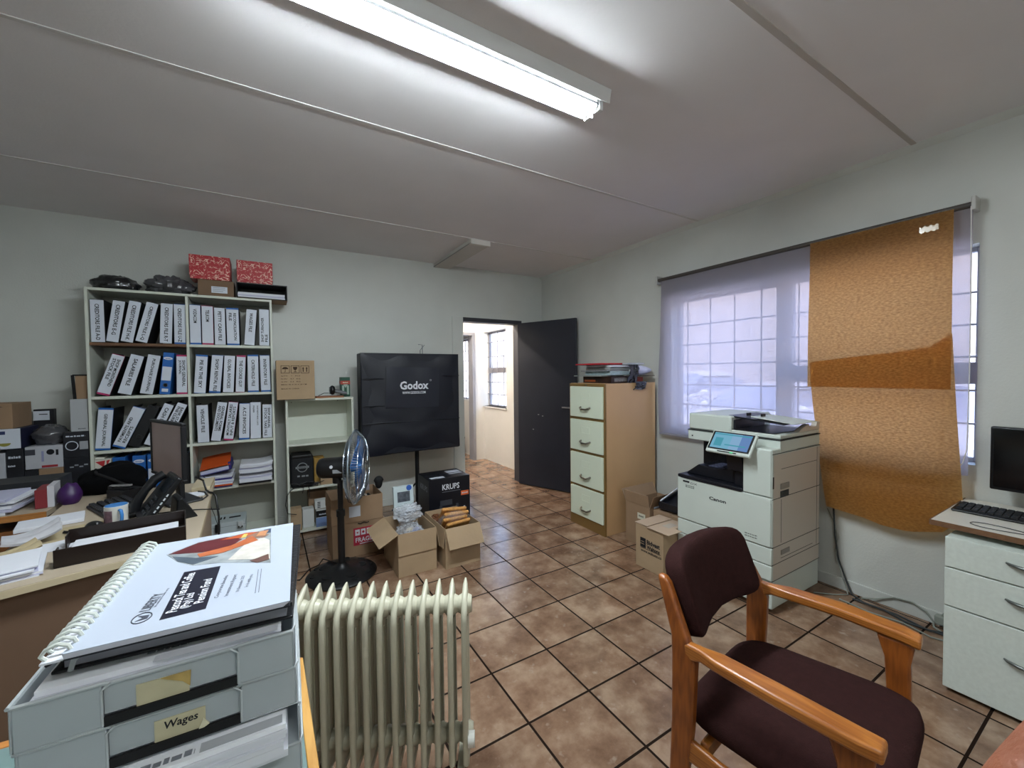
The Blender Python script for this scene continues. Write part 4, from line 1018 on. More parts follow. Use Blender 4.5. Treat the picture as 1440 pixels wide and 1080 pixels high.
# things on the cabinet
FZ = fh + .0008
def slab(name, label, cat, x0, y0, z0, w, d, h, mats, rz=0, bev=.002):
    t = thing(name, label, cat, (x0, y0, z0), rz)
    if len(mats) == 1: MB().box(0, w, 0, d, 0, h).build('body', mats[0], t, bevel=bev)
    else:
        MB().box(0, w, 0, d, 0, .003).build('back_cover', mats[0], t); MB().box(.004, w-.004, .003, d-.003, .003, h-.003).build('page_block', mats[1], t); MB().box(0, w, 0, d, h-.003, h).build('front_cover', mats[0], t)
    return t
t = slab('printed_box', 'dark printed box at the bottom of the pile on the filing cabinet', 'box', 2.62, 2.64, FZ, .33, .37, .062, [pm('dark_print_box', '#2a1a16', .4, var=.6, scale=14)])
MB().box(-.001, 0, .20, .35, .012, .03).build('orange_print', pm('orange_print', '#a4552c', .5), t); MB().box(.04, .2, -.001, 0, .015, .045).build('grey_print', pm('grey_print4', '#6b6a68', .5, var=.5, scale=60), t)
slab('document_folder', 'grey-green card folder sticking out to the left in the cabinet pile', 'folder', 2.565, 2.70, FZ+.0625, .30, .36, .010, [pm('greygreen_card', '#7d8276', .7), m_paper_w], .06)
slab('paper_bundle', 'bundle of bluish papers in the middle of the cabinet pile', 'papers', 2.63, 2.66, FZ+.073, .28, .33, .034, [pm('bluegrey_paper', '#9eb0b6', .7, var=.15, scale=30)])
slab('document_wallet', 'black document wallet above the bluish papers on the cabinet', 'folder', 2.60, 2.66, FZ+.1075, .27, .36, .012, [m_black, m_paper_w])
slab('paper_bundle', 'grey paper bundle under the black book in the cabinet pile', 'papers', 2.635, 2.67, FZ+.120, .26, .32, .022, [pm('grey_paper', '#9a9c9b', .75)])
slab('book', 'thick black book directly under the red folder on the cabinet', 'book', 2.64, 2.66, FZ+.1425, .27, .33, .026, [m_matblk, m_paper_w])
slab('document_folder', 'red folder topping the left of the cabinet pile', 'folder', 2.548, 2.69, FZ+.169, .26, .36, .014, [pm('red_folder', '#b3202c', .45)], -.03)
slab('document_folder', 'pale grey folder lying beside the red one on the cabinet pile', 'folder', 2.82, 2.63, FZ+.1695, .24, .32, .014, [pm('pale_grey_folder', '#b5b8bd', .5), m_paper_w], .05)
t = slab('document_sleeve', 'small red and orange book end under the pale grey folder', 'book', 2.955, 2.66, FZ+.0005, .10, .2, .052, [pm('red_orange', '#8e3a2a', .5)])
def drape(name, label, x, y, z, w, h, mat, seed, bulge):
    t = thing(name, label, 'bag', (x, y, z))
    def fn(u, v):
        n1 = noise.noise(Vector((u*3.2+seed, v*2.6, 0))); n2 = noise.noise(Vector((u*8+seed, v*7, 3)))
        return (w*(u-.5)*(1-.35*v*(1-v)*2) + .012*n2, -bulge*math.sin(PI*min(1, .15+v))*(.6+.8*abs(n1)) - .008*n2, -h*v*(1+.25*n1))
    MB().sheet(fn, 22, 22, .0025).build('bag_film', mat, t); return t
drape('plastic_bag', 'black shiny plastic bag drooping over the front of the cabinet pile', 2.865, 2.618, FZ+.165, .13, .155, pm('black_bag_film', '#14151b', .15, bump=.6, bscale=40, spec=.8), 2.3, .03)
drape('plastic_bag', 'dark crumpled bag end hanging below the cabinet top edge', 2.93, 2.588, FZ+.012, .16, .075, pm('smoky_bag_film', '#2d2e35', .15, bump=.6, bscale=40, spec=.8), 5.1, .02)
t = thing('paper_roll', 'loosely rolled sheaf of white papers on the right of the cabinet', 'papers', (2.96, 2.66, FZ+.145))
MB().ell((.09, .02, -.03), .13, .06, .045, 26, 14, f=lambda p: Vector((p.x, p.y, p.z*(1-.5*p.x/.15)))).build('paper_sheaf', pm('lilac_white_paper', '#cfd0e6', .6, var=.08, scale=25), t)
MB().box(.0, .2, -.05, .08, -.084, -.078).build('backing_card', m_black, t)

# ------------------------------------------------------------------ boxes between cabinet and printer
t = open_carton('open_carton', 'tall brown carton with a small white sticker beside the filing cabinet', 2.625, 2.22, .40, .255, .345, m_card, m_cardin, [('l', .095, math.radians(8)), ('f', .10, math.radians(20)), ('b', .1, math.radians(30))])
MB().box(-.0012, 0, .045, .125, .225, .275).build('sticker', pm('cream_label', '#d3d0bd', .6), t)
marks(.05, .014, (-.002, .085, .252), RX_LEFT, pm('grey_print5', '#6a6860', .6), t)
t2 = MB().box(.05, .13, -.004, .0, .33, .42, M=Matrix.Rotation(.0, 4, 'X')).build('white_label', m_label, t)
t = thing('printer_part', 'black plastic tray lying tilted on the cartons behind the printer', 'tray', (2.68, 1.90, .352), rot=(math.radians(0), math.radians(-12), math.radians(4)))
b = MB(); b.box(0, .42, 0, .26, 0, .02); b.box(0, .42, 0, .015, .02, .09); b.box(0, .42, .245, .26, .02, .05); b.box(0, .012, .015, .245, .02, .06); b.build('tray_body', pm('navy_black_plastic', '#15161d', .35), t, bevel=.003)
MB().tube([(.02, .25, .06), (.4, .25, .075)], .006, n=8).build('white_edge', m_paper_w, t)
carton('cardboard_box', 'plain carton under the black tray, hidden behind the lettered carton', 2.64, 1.885, 0, .42, .31, .335, m_card)
t = thing('lettered_carton', 'brown carton with black lettering in front of the printer', 'box', (2.346, 1.868, 0))
MB().box(0, .27, 0, .246, 0, .315).build('box_body', m_card2, t, bevel=.003)
m_flap = pm('pale_flap_card', '#b7a08a', .85, var=.05, scale=6)
b = MB(); b.box(-.012, .13, -.055, .13, .316, .320); b.box(.13, .27, .0, .13, .316, .320); b.build('flap', m_flap, t); b = MB(); b.box(-.004, .27, .135, .25, .320, .324); b.build('flap', m_flap, t)
b = MB(); b.box(.1, .2, .03, .09, .3202, .3207); b.build('packing_tape', pm('shiny_tape', '#c2b6a8', .15, spec=.9), t)
b = MB(); b.box(-.001, 0, .152, .202, .155, .225); b.build('logo_block', m_ink, t)
b = MB(); b.box(-.0018, -.001, .165, .195, .195, .199); b.box(-.0018, -.001, .165, .202, .178, .182); b.build('logo_gap', m_card2, t)
text('Bidvest', .115, .034, (-.001, .085, .205), RX_LEFT, m_ink, t, bold=.04); text('Waltons', .115, .030, (-.001, .085, .168), RX_LEFT, m_ink, t, bold=.04)
text('www.waltons.co', .185, .022, (-.001, .105, .132), RX_LEFT, m_ink, t, bold=.02)
MB().box(-.001, 0, .02, .2, .149, .152).build('print_rule', m_ink, t)
# ------------------------------------------------------------------ copier
m_cop = pm('grey_white_copier_plastic', '#c3cbc4', .45, var=.015, scale=5); m_cop2 = pm('bounce_lit_copier_plastic', '#c6bdb1', .5)  # beige tint stands for brown light bounced onto the copier's side
m_navy = pm('navy_black_plastic', '#15161d', .35); m_gap = pm('dark_gap', '#3b3d3c', .8)
PXF, PY0, PY1, PXB = 2.5, 1.23, 1.862, 3.095
pr = thing('copier', 'large grey-white office copier with a tilted touch screen', 'copier', (PXF, PY0, 0))
D, Wd = PXB-PXF, PY1-PY0           # x depth, y width
MB().box(.012, D, .004, Wd-.004, .035, .205).build('pedestal', m_cop, pr, bevel=.006)
for z0, z1 in ((.209, .298), (.302, .403)):
    if z0 > .25:
        MB().box(-.004, D-.02, .0, .40, z0, z1).build('paper_drawer', m_cop, pr, bevel=.005); MB().box(-.004, D-.02, .405, Wd, z0, z1).build('paper_drawer', m_cop, pr, bevel=.005)
        MB().box(-.0055, -.003, .33, .395, z0+.04, z1-.012).build('drawer_pull', pm('pull_grey', '#8c928e', .5), pr, bevel=.004)
    else: MB().box(-.004, D-.02, 0, Wd, z0, z1).build('paper_drawer', m_cop, pr, bevel=.005)
b = MB(); b.box(0, D, 0, Wd, .407, .70); b.box(.30, D, .0, Wd, .70, .96); b.box(0, .30, 0, .165, .70, .985)
b.build('main_body', m_cop, pr, bevel=.006)
MB().box(-.008, .0, .004, Wd-.002, .41, .70).build('front_cover', m_cop, pr, bevel=.008)
MB().box(-.008, .0, .004, .165, .706, .98).build('tower_cover', m_cop, pr, bevel=.008)
# output bay
b = MB(); b.box(-.010, .30, .168, Wd-.004, .70, .722); b.prism([(.168, .722), (Wd-.02, .722), (Wd-.12, .80), (.40, .79), (.168, .83)], 'x', .06, .30)
b.build('output_tray', m_navy, pr, bevel=.006)
b = MB(); b.box(.03, .30, .168, .24, .722, .955); b.box(.28, .302, .168, Wd-.01, .722, .95); b.build('bay_wall', m_navy, pr, bevel=.004)
MB().box(-.0125, -.0095, .172, Wd-.03, .70, .712).build('bay_lip', m_navy, pr)
b = MB()
for i in range(5): b.box(.08+.035*i, .10+.035*i, .25, .45, .797, .801)
b.build('tray_ribs', pm('blue_grey_plastic', '#4c5066', .4), pr)
# scanner and feeder
b = MB(); b.box(.085, D-.01, -.002, Wd-.02, .962, 1.03); b.build('scanner_bed', m_cop, pr, bevel=.006)
MB().box(.083, D-.008, -.004, Wd-.018, 1.028, 1.034).build('scanner_seam', m_gap, pr)
fe = MB(); fe.box(.09, D-.012, .30, Wd-.022, 1.036, 1.15); fe.build('document_feeder', m_cop, pr, bevel=.012)
MB().box(.09, D-.012, 0, .30, 1.036, 1.062).build('feeder_base', m_cop, pr, bevel=.006)
b = MB(); b.box(.10, D-.10, .04, .30, 1.0615, 1.066); b.box(.12, D-.12, .285, .302, 1.066, 1.125); b.build('feeder_output', m_navy, pr, bevel=.002)
b = MB(); b.hexa([(.13,.0,1.118),(D-.13,.0,1.118),(D-.13,.34,1.142),(.13,.34,1.142),(.13,.0,1.126),(D-.13,.0,1.126),(D-.13,.34,1.153),(.13,.34,1.153)]); b.build('feeder_tray', m_navy, pr, bevel=.003)
b = MB(); b.hexa([(.12,-.06,1.128),(D-.20,-.06,1.128),(D-.22,.20,1.150),(.14,.20,1.150),(.12,-.06,1.132),(D-.20,-.06,1.132),(D-.22,.20,1.155),(.14,.20,1.155)]); b.build('tray_flap', m_cop, pr, bevel=.001)
b = MB()
for y in (.16, .25): b.box(.2, .24, y, y+.012, 1.15, 1.17)
b.build('paper_guide', m_navy, pr, bevel=.002)
b = MB(); b.prism([(0.30, 1.06), (D-.012, 1.06), (D-.012, 1.11), (D-.05, 1.112), (D-.06, 1.085), (D-.14, 1.085), (D-.16, 1.105), (D-.22, 1.09), (.34, 1.08)], 'y', -.002, .03); b.build('side_rail', m_cop2, pr, bevel=.003)
MB().box(.084, .0855, Wd-.06, Wd-.05, .985, .995).build('key_lock', m_black, pr)
# touch screen on a tilted plate
T3 = Matrix.Translation((-.035, .225, .99)) @ Matrix.Rotation(math.radians(-0), 4, 'Z') @ Matrix.Rotation(math.radians(38), 4, 'Y')
b = MB(); b.box(-.012, .012, -.14, .14, -.075, .085, M=T3); b.build('panel_housing', m_cop, pr, bevel=.008)
b = MB(); b.box(-.0135, -.011, -.13, .13, -.055, .075, M=T3); b.build('screen_bezel', m_black, pr)
def screen_mat():
    m = bpy.data.materials.new('touch_screen'); m.use_nodes = True
    nt = m.node_tree; nt.nodes.clear(); N = nt.nodes; L = nt.links
    o = N.new('ShaderNodeOutputMaterial'); e = N.new('ShaderNodeEmission'); tc = N.new('ShaderNodeTexCoord'); s = N.new('ShaderNodeSeparateXYZ'); r = N.new('ShaderNodeValToRGB')
    L.new(tc.outputs['Generated'], s.inputs[0]); L.new(s.outputs[1], r.inputs[0]); r.color_ramp.interpolation = 'CONSTANT'
    el = r.color_ramp.elements; el[0].color = lin('#6f93c8'); el[1].position = .25; el[1].color = lin('#8fb9dc'); x = el.new(.5); x.color = lin('#7ebbd6')
    L.new(r.outputs[0], e.inputs[0]); e.inputs[1].default_value = .32; L.new(e.outputs[0], o.inputs[0]); return m
b = MB(); b.box(-.0145, -.013, -.118, .118, -.045, .066, M=T3); sc_ = b.build('touch_screen', screen_mat(), pr)
b = MB(); b.box(-.0155, -.0144, -.118, .118, .052, .060, M=T3); b.box(-.0155, -.0144, -.10, .03, -.02, -.012, M=T3); b.box(-.0155, -.0144, .05, .1, -.03, .03, M=T3); b.build('screen_graphics', emitm('screen_teal', '#58a9bd', .3), sc_)
b = MB(); b.box(-.0145, -.012, -.06, .06, -.068, -.062, M=T3); b.build('button_strip', m_black, pr); b = MB(); b.box(-.015, -.0144, -.04, -.02, -.068, -.062, M=T3); b.build('status_light', emitm('green_led', '#3fd08a', .6), pr)
b = MB(); b.hexa([(-.0,.17,.82),(.08,.17,.82),(.08,.27,.82),(-.0,.27,.82),(-.02,.17,.955),(.09,.17,.98),(.09,.27,.98),(-.02,.27,.955)]); b.build('panel_arm', m_navy, pr, bevel=.004)
# lettering, side panels
text('Canon', .115, .022, (-.0086, .33, .608), RX_LEFT, m_ink, pr, bold=.03)
b = MB(); b.box(-.0092, -.008, .535, .585, .672, .684); b.build('model_badge', m_ink, pr)
text('DX', .05, .014, (-.0086, .50, .673), RX_LEFT, pm('grey_logo', '#5b605e', .6), pr)
for q in (.652, .642): marks(.07, .006, (-.0086, .53, q), RX_LEFT, pm('grey_logo', '#5b605e', .6), pr)
for q in (.455, .44): marks(.075, .006, (-.0086, .115, q), RX_LEFT, pm('grey_logo', '#5b605e', .6), pr)
b = MB()
for z in (.955, .69, .302, .206, .405): b.box(.0, D, -.0012, .0002, z, z+.004)
b.box(.10, .104, -.0012, .0002, .42, .68); b.box(.55, .554, -.0012, .0002, .31, .95); b.box(.1, .55, -.0012, .0002, .86, .863); b.box(.1, .5, -.0012, .0002, .325, .328)
b.build('side_seams', m_gap, pr)
sd = MB().box(.015, D-.01, -.0008, .0, .21, .95).build('side_cover', m_cop2, pr)
b = MB(); b.box(.09, .19, -.006, 0, .74, .775); b.build('side_latch', pm('latch_grey', '#8d8880', .5), pr, bevel=.004)
b = MB(); b.box(.09, .19, -.002, 0, .69, .73); b.box(.118, .16, -.0035, -.001, .70, .72); b.build('side_recess', m_gap, pr, bevel=.002)
b = MB(); b.box(.1, .2, -.005, 0, .345, .375); b.build('side_latch', pm('latch_grey', '#8d8880', .5), pr, bevel=.004)
MB().box(.005, .018, -.0025, 0, .755, .825).build('power_switch', m_black, pr, bevel=.002)
for x in (.06, D-.06):
    for y in (.07, Wd-.07): MB().cyl((x, y-.015, .018), (x, y+.015, .018), .018, n=14).build('caster', m_black, pr)

# ------------------------------------------------------------------ office armchair
def wood_mat(name, c1, c2, rough=.35, axis=(1, 14, 14)):
    m = bpy.data.materials.new(name); m.use_nodes = True
    nt = m.node_tree; N = nt.nodes; L = nt.links; b = N['Principled BSDF']; b.inputs['Roughness'].default_value = rough; b.inputs['Coat Weight'].default_value = .3; b.inputs['Coat Roughness'].default_value = .25
    tc = N.new('ShaderNodeTexCoord'); mp = N.new('ShaderNodeMapping'); mp.inputs['Scale'].default_value = axis; L.new(tc.outputs['Object'], mp.inputs[0])
    n = N.new('ShaderNodeTexNoise'); n.inputs['Scale'].default_value = 5; n.inputs['Detail'].default_value = 8; n.inputs['Distortion'].default_value = .6; L.new(mp.outputs[0], n.inputs['Vector'])
    w_ = N.new('ShaderNodeTexWave'); w_.inputs['Scale'].default_value = 3; w_.inputs['Distortion'].default_value = 5; w_.inputs['Detail'].default_value = 3; w_.bands_direction = 'Z'; L.new(mp.outputs[0], w_.inputs['Vector'])
    a = N.new('ShaderNodeMath'); a.operation = 'MULTIPLY_ADD'; L.new(w_.outputs['Fac'], a.inputs[0]); a.inputs[1].default_value = .25; L.new(n.outputs['Fac'], a.inputs[2])
    r = N.new('ShaderNodeValToRGB'); r.color_ramp.elements[0].position = .35; r.color_ramp.elements[0].color = lin(c1); r.color_ramp.elements[1].position = .8; r.color_ramp.elements[1].color = lin(c2)
    L.new(a.outputs[0], r.inputs[0]); L.new(r.outputs[0], b.inputs['Base Color']); return m
m_oak = wood_mat('orange_oak', '#824719', '#a8682b', axis=(14, 1.2, 14))
m_oakv = wood_mat('orange_oak_upright', '#6f3813', '#8e4e1c', axis=(22, 22, 1.0))
m_cush = pm('brown_wool', '#2f1a19', .95, var=.12, scale=60, bump=.5, bscale=320, spec=.1)
ch = thing('armchair', 'oak framed armchair with dark brown wool seat and back', 'chair', (1.338, .59, 0), math.radians(8))
def ribbon(secs, name, mat, bevel=.008):
    """lofted bar: list of (centre, half width vector, half height vector)"""
    b = MB(); R = []
    for c, a, h in secs:
        c, a, h = Vector(c), Vector(a), Vector(h)
        R.append([b.bm.verts.new(c - a - h), b.bm.verts.new(c + a - h), b.bm.verts.new(c + a + h), b.bm.verts.new(c - a + h)])
    for p, q in zip(R, R[1:]):
        for i in range(4): b._f([p[i], p[(i+1) % 4], q[(i+1) % 4], q[i]])
    b._f(list(reversed(R[0]))); b._f(R[-1])
    return b.build(name, mat, ch, bevel=bevel, seg=3)
for s in (-1, 1):
    x = s*.272
    # rear leg: floor to arm, then leaning back to hold the backrest
    ribbon([((x, .235, 0), (.014, 0, 0), (0, .020, 0)), ((x, .205, .40), (.016, 0, 0), (0, .032, 0)), ((x, .20, .60), (.016, 0, 0), (0, .036, 0)), ((x*.985, .215, .66), (.016, 0, 0), (0, .026, 0)), ((x*.93, .275, .80), (.014, 0, 0), (0, .018, 0)), ((x*.92, .285, .815), (.010, 0, 0), (0, .012, 0))], 'rear_leg', m_oakv)
    # arm
    ribbon([((x, .20, .625), (.014, 0, 0), (0, 0, .028)), ((x, .15, .637), (.016, 0, 0), (0, 0, .018)), ((x+s*.004, .10, .642), (.028, 0, 0), (0, 0, .016)), ((x+s*.012, -.05, .645), (.031, 0, 0), (0, 0, .016)), ((x+s*.008, -.20, .64), (.029, 0, 0), (0, 0, .016)), ((x, -.242, .636), (.026, 0, 0), (0, 0, .016))], 'armrest', m_oak)
    # front leg
    ribbon([((x, -.20, 0), (.014, 0, 0), (0, .020, 0)), ((x, -.195, .42), (.016, 0, 0), (0, .027, 0)), ((x, -.19, .56), (.016, 0, 0), (0, .030, 0)), ((x, -.185, .626), (.016, 0, 0), (0, .045, 0))], 'front_leg', m_oakv)
    ribbon([((x, .19, .335), (.011, 0, 0), (0, 0, .034)), ((x, .10, .33), (.011, 0, 0), (0, 0, .027)), ((x, -.18, .33), (.011, 0, 0), (0, 0, .027))], 'side_rail', m_oak)
for y in (.15, -.14): ribbon([((-.262, y, .345), (0, .012, 0), (0, 0, .025)), ((.262, y, .345), (0, .012, 0), (0, 0, .025))], 'cross_rail', m_oak)
def superell(u, v, rx, ry, rz, ex=.35, ez=.6):
    a = 2*PI*u; t = -PI/2 + PI*v
    sg = lambda x, p: math.copysign(abs(x)**p, x)
    return (rx*sg(math.cos(t), ez)*sg(math.cos(a), ex), ry*sg(math.cos(t), ez)*sg(math.sin(a), ex), rz*sg(math.sin(t), ez))
b = MB(); rows = []
for j in range(15):
    rows.append([])
    for i in range(48):
        x, y, z = superell(i/48, j/14, .268, .25, .05)
        if z > 0: z -= .012*((x/.268)**2)*0 + .010*math.exp(-((x/.15)**2 + (y/.15)**2))
        x *= (1 - .06*(y/.25)); 
        rows[-1].append(b.bm.verts.new((x, y, z)))
for p, q in zip(rows, rows[1:]):
    for i in range(48): b._f([p[i], p[(i+1) % 48], q[(i+1) % 48], q[i]], 0, True)
bmesh.ops.remove_doubles(b.bm, verts=b.bm.verts[:], dist=1e-5)
b.build('seat', m_cush, ch, loc=(0, -.012, .428), rot=(math.radians(-3), 0, 0))
b = MB(); rows = []
for j in range(15):
    rows.append([])
    for i in range(56):
        x, y, z = superell(i/56, j/14, .230, .040, .128, ex=.30, ez=.36)
        y += .045*(1 - (x/.235)**2) - .012
        z += .040*(1-(x/.235)**2) if z < 0 else .022*(1-(x/.235)**2)
        rows[-1].append(b.bm.verts.new((x, y, z)))
for p, q in zip(rows, rows[1:]):
    for i in range(56): b._f([p[i], p[(i+1) % 56], q[(i+1) % 56], q[i]], 0, True)
bmesh.ops.remove_doubles(b.bm, verts=b.bm.verts[:], dist=1e-5)
bk = b.build('backrest', m_cush, ch, loc=(-.006, .235, .735), rot=(math.radians(-20), 0, 0))

# ------------------------------------------------------------------ desk on the right
dk = thing('computer_desk', 'white desk with a brown edge under the black monitor', 'desk', (2.62, -1.2, 0))
MB().box(0, .585, 0, 1.80, .728, .75).build('desktop', pm('white_desk_top', '#cfcbc0', .5, var=.02), dk, bevel=.002)
MB().box(-.004, .0, 0, 1.80, .727, .7505).build('edge_band', m_brownb, dk); MB().box(-.004, .585, 1.80, 1.803, .727, .7505).build('edge_band', m_brownb, dk)
MB().box(.56, .58, .02, 1.22, .3, .728).build('modesty_panel', m_mel, dk); MB().box(0.02, .56, .02, .045, 0, .728).build('side_panel', m_mel, dk)
m_drwr = pm('white_drawer_front', '#c6cdc6', .5, var=.05, scale=60)
pdm = thing('drawer_unit', 'white three-drawer pedestal under the right desk', 'drawers', (2.575, .055, 0))
MB().box(.018, .55, .0, .485, .02, .70).build('unit_body', m_drwr, pdm, bevel=.002); MB().box(.04, .54, .02, .465, 0, .02).build('plinth', m_black, pdm)
for z0, z1 in ((.022, .388), (.394, .562), (.568, .70)):
    dr = MB().box(0, .018, 0, .487, z0, z1).build('drawer', m_drwr, pdm, bevel=.002); zc = z0 + (z1-z0)*.62
    MB().tube([(0, .31, zc), (-.012, .30, zc), (-.022, .27, zc-.002), (-.024, .23, zc-.004), (-.022, .19, zc-.002), (-.012, .16, zc), (0, .15, zc)], [.004, .006, .007, .0075, .007, .006, .004], n=8).build('handle', pm('handle_grey', '#6d716f', .35, metal=.7), dr)
kb = thing('keyboard', 'black computer keyboard on the white desk', 'keyboard', (2.86, .145, .7508))
MB().hexa([(0,0,0),(.15,0,0),(.15,.44,0),(0,.44,0),(0,0,.012),(.15,0,.022),(.15,.44,.022),(0,.44,.012)]).build('keyboard_body', m_black, kb, bevel=.006)
b = MB()
for i in range(5):
    for j in range(17):
        zz = .0165 + .0017*i
        b.box(.016+.025*i, .036+.025*i, .012+.0245*j, .033+.0245*j, zz-.006, zz+.004)
b.build('keys', pm('key_plastic', '#1e1f22', .5), kb, bevel=.002, seg=1)
tag(MB().tube([(2.70+.035*math.cos(t*PI/10)*(1+.5*math.sin(t*PI/10)), .40+.09*math.sin(t*PI/10), .7532) for t in range(21)], .0018, n=6).build('mouse_cable', pm('thin_grey_cable', '#4b4a48', .5)), 'thin looped cable lying on the white desk before the keyboard', 'cable')
mn = thing('monitor', 'black flat monitor on the white desk at the right edge', 'monitor', (3.08, .22, .7508))
MB().box(-.02, .02, -.28, .274, .098, .408).build('screen_housing', pm('monitor_black', '#0b0c0f', .3), mn, bevel=.006)
MB().box(-.0215, -.0195, -.268, .262, .113, .396).build('screen', pm('screen_black', '#08090c', .12, spec=.6), mn)
MB().box(.015, .04, -.03, .03, .004, .2).build('stand_neck', pm('grey_stand', '#8d8f90', .5), mn, bevel=.004); MB().box(-.07, .06, -.11, .11, 0, .012).build('stand_base', pm('grey_stand', '#8d8f90', .5), mn, bevel=.005)

# ------------------------------------------------------------------ cables along the right wall
m_cord = pm('dark_grey_cord', '#34383a', .6); m_cordl = pm('pale_grey_cord', '#8d9289', .6)
tag(MB().tube([(3.145, 1.225, .70), (3.195, 1.20, .66), (3.20, 1.19, .50), (3.196, 1.18, .35), (3.195, 1.16, .2), (3.19, 1.12, .09), (3.17, 1.08, .012), (3.12, 1.0, .008), (3.13, .85, .008), (3.09, .72, .008), (3.1, .62, .008)], .005, n=8).build('wall_cable', m_cord), 'dark power cord hanging from the copier down the wall to the floor', 'cord')
tag(MB().tube([(3.196, 1.225, .52), (3.198, 1.19, .44), (3.198, 1.165, .34), (3.198, 1.18, .25), (3.19, 1.14, .1), (3.15, 1.09, .008), (3.08, 1.14, .007), (3.02, 1.2, .007), (3.0, 1.22, .007)], .0035, n=8).build('data_cable', m_cordl), 'thin grey data cable crossing the dark cord behind the copier', 'cable')
tag(MB().tube([(3.17, 1.03, .008), (3.19, .96, .03), (3.195, .88, .075), (3.195, .80, .085), (3.19, .74, .06), (3.185, .71, .02), (3.15, .70, .008), (3.12, .66, .007), (3.1, .6, .007)], .0048, n=8).build('wall_cable', m_cordl), 'grey cord rising in a low loop along the skirting near the drawers', 'cord')
tag(MB().tube([(3.05, 1.1, .006), (3.03, .95, .006), (3.06, .8, .006), (3.02, .68, .006), (3.06, .58, .006)], .004, n=8).build('data_cable', m_cordl), 'pale cable lying on the floor in front of the loop by the drawers', 'cable')
tag(MB().tube([(3.10, 1.05, .016), (3.11, .9, .016), (3.07, .8, .012), (3.08, .7, .012), (3.13, .64, .01), (3.15, .57, .01)], .0055, n=8).build('wall_cable', m_cord), 'black cord on the floor along the right wall towards the desk', 'cord')
t = thing('cable_plug', 'small grey plug on the cables beside the drawer unit', 'plug', (3.165, .675, .03))
MB().box(-.02, .02, -.025, .025, 0, .05).build('plug_body', m_cordl, t, bevel=.008); MB().tube([(0, 0, .05), (.01, -.02, .08), (.02, -.05, .09)], .004, n=6).build('lead', m_cordl, t)
# ------------------------------------------------------------------ oil radiator
m_rad = pm('cream_radiator_enamel', '#b9b6a2', .35, var=.03, scale=4)
rd = thing('oil_radiator', 'cream oil-filled radiator with thirteen fins on the tiled floor', 'heater', (.5516, 1.2475, 0), math.radians(-28))
DP, ZT_, PT = .128, .70, .0475
for k in range(13):
    x = -PT*k
    b = MB()
    # thin web with rounded top, slot ribs and thick rolled edges
    def outline(off):
        o = [(0+off, .085+off), (DP-off, .085+off), (DP-off, ZT_-off), (DP-.022, ZT_-off), (.045, ZT_-.035), (off+.004, ZT_-.075)]
        return o
    b.prism([(.022, .10), (DP-.022, .10), (DP-.022, ZT_-.05), (.03, ZT_-.08)], 'x', x-.0045, x+.0045)
    b.tube([(x, .008, .11), (x, .008, .3), (x, .008, ZT_-.10), (x, .018, ZT_-.066), (x, .05, ZT_-.04), (x, DP-.03, ZT_-.012), (x, DP-.012, ZT_-.0)], [.0105, .0105, .0105, .0105, .011, .0085, .003], n=10)
    b.tube([(x, DP-.008, .11), (x, DP-.008, .3), (x, DP-.008, ZT_-.05), (x, DP-.010, ZT_-.0)], [.0105, .0105, .010, .003], n=10)
    b.tube([(x, .008, .11), (x, .03, .088), (x, DP-.03, .088), (x, DP-.008, .11)], .0105, n=10)
    b.prism([(.02, ZT_-.085), (.05, ZT_-.046), (DP-.012, ZT_-.006), (DP-.010, ZT_-.08)], 'x', x-.0035, x+.0035)
    for y in (.045, DP-.045): b.tube([(x, y, .15), (x, y, ZT_-.12)], .008, n=8)
    b.build('fin', m_rad, rd)
for zc, r in ((ZT_-.066, .033), (.17, .033)):
    b = MB()
    for k in range(13):
        x = -PT*k
        b.lathe([(r*.8, -.0238), (r, -.012), (r*1.05, 0), (r, .012), (r*.8, .0238)], 18, M=Matrix.Translation((x, DP*.52, zc)) @ Matrix.Rotation(PI/2, 4, 'Y'))
    b.build('oil_channel', m_rad, rd)
for x in (-.02, -.55):
    MB().box(x-.012, x+.012, -.04, DP+.04, .055, .075).build('caster_bar', m_rad, rd, bevel=.003)
    for y in (-.03, DP+.03): MB().cyl((x-.012, y, .027), (x+.012, y, .027), .027, n=16).build('caster', m_black, rd)
MB().cyl((.008, DP*.1, .19), (.03, DP*.1, .19), .024, n=18).build('end_knob', pm('white_knob', '#cfcfc8', .4), rd)
MB().box(-.66, -.60, .0, DP, .06, ZT_-.03).build('control_box', m_rad, rd, bevel=.012)

# ------------------------------------------------------------------ near desk with tray stack
m_teal = pm('teal_grey_desk_top', '#6f8583', .45, var=.03, scale=5)
m_edge = wood_mat('pale_wood_edge', '#a9742f', '#cf9d55', .4, (14, 1.5, 14))
nd = thing('near_desk', 'teal-topped desk with a pale wood edge under the plastic trays', 'desk', (-.5, .4, 0))
poly = [(.56, .722), (.575, -.60), (-.9, -.60), (-.9, .850)]
def inset(p): return [(.542, .704), (.557, -.60), (-.9, -.60), (-.9, .830)]
MB().prism(inset(poly), 'z', .715, .748).build('desktop', m_teal, nd)
b = MB(); b.hexa([(.542,.704,.712),(.557,-.60,.712),(.575,-.60,.712),(.56,.722,.712),(.542,.704,.75),(.557,-.60,.75),(.575,-.60,.75),(.56,.722,.75)])
b.build('side_edge', m_edge, nd, bevel=.002)
b = MB(); b.hexa([(-.9,.830,.712),(.542,.704,.712),(.56,.722,.712),(-.9,.850,.712),(-.9,.830,.75),(.542,.704,.75),(.56,.722,.75),(-.9,.850,.75)])
b.build('back_edge', wood_mat('orange_wood_edge', '#a9672f', '#cb8b4a', .4, (1.5, 14, 14)), nd, bevel=.002)
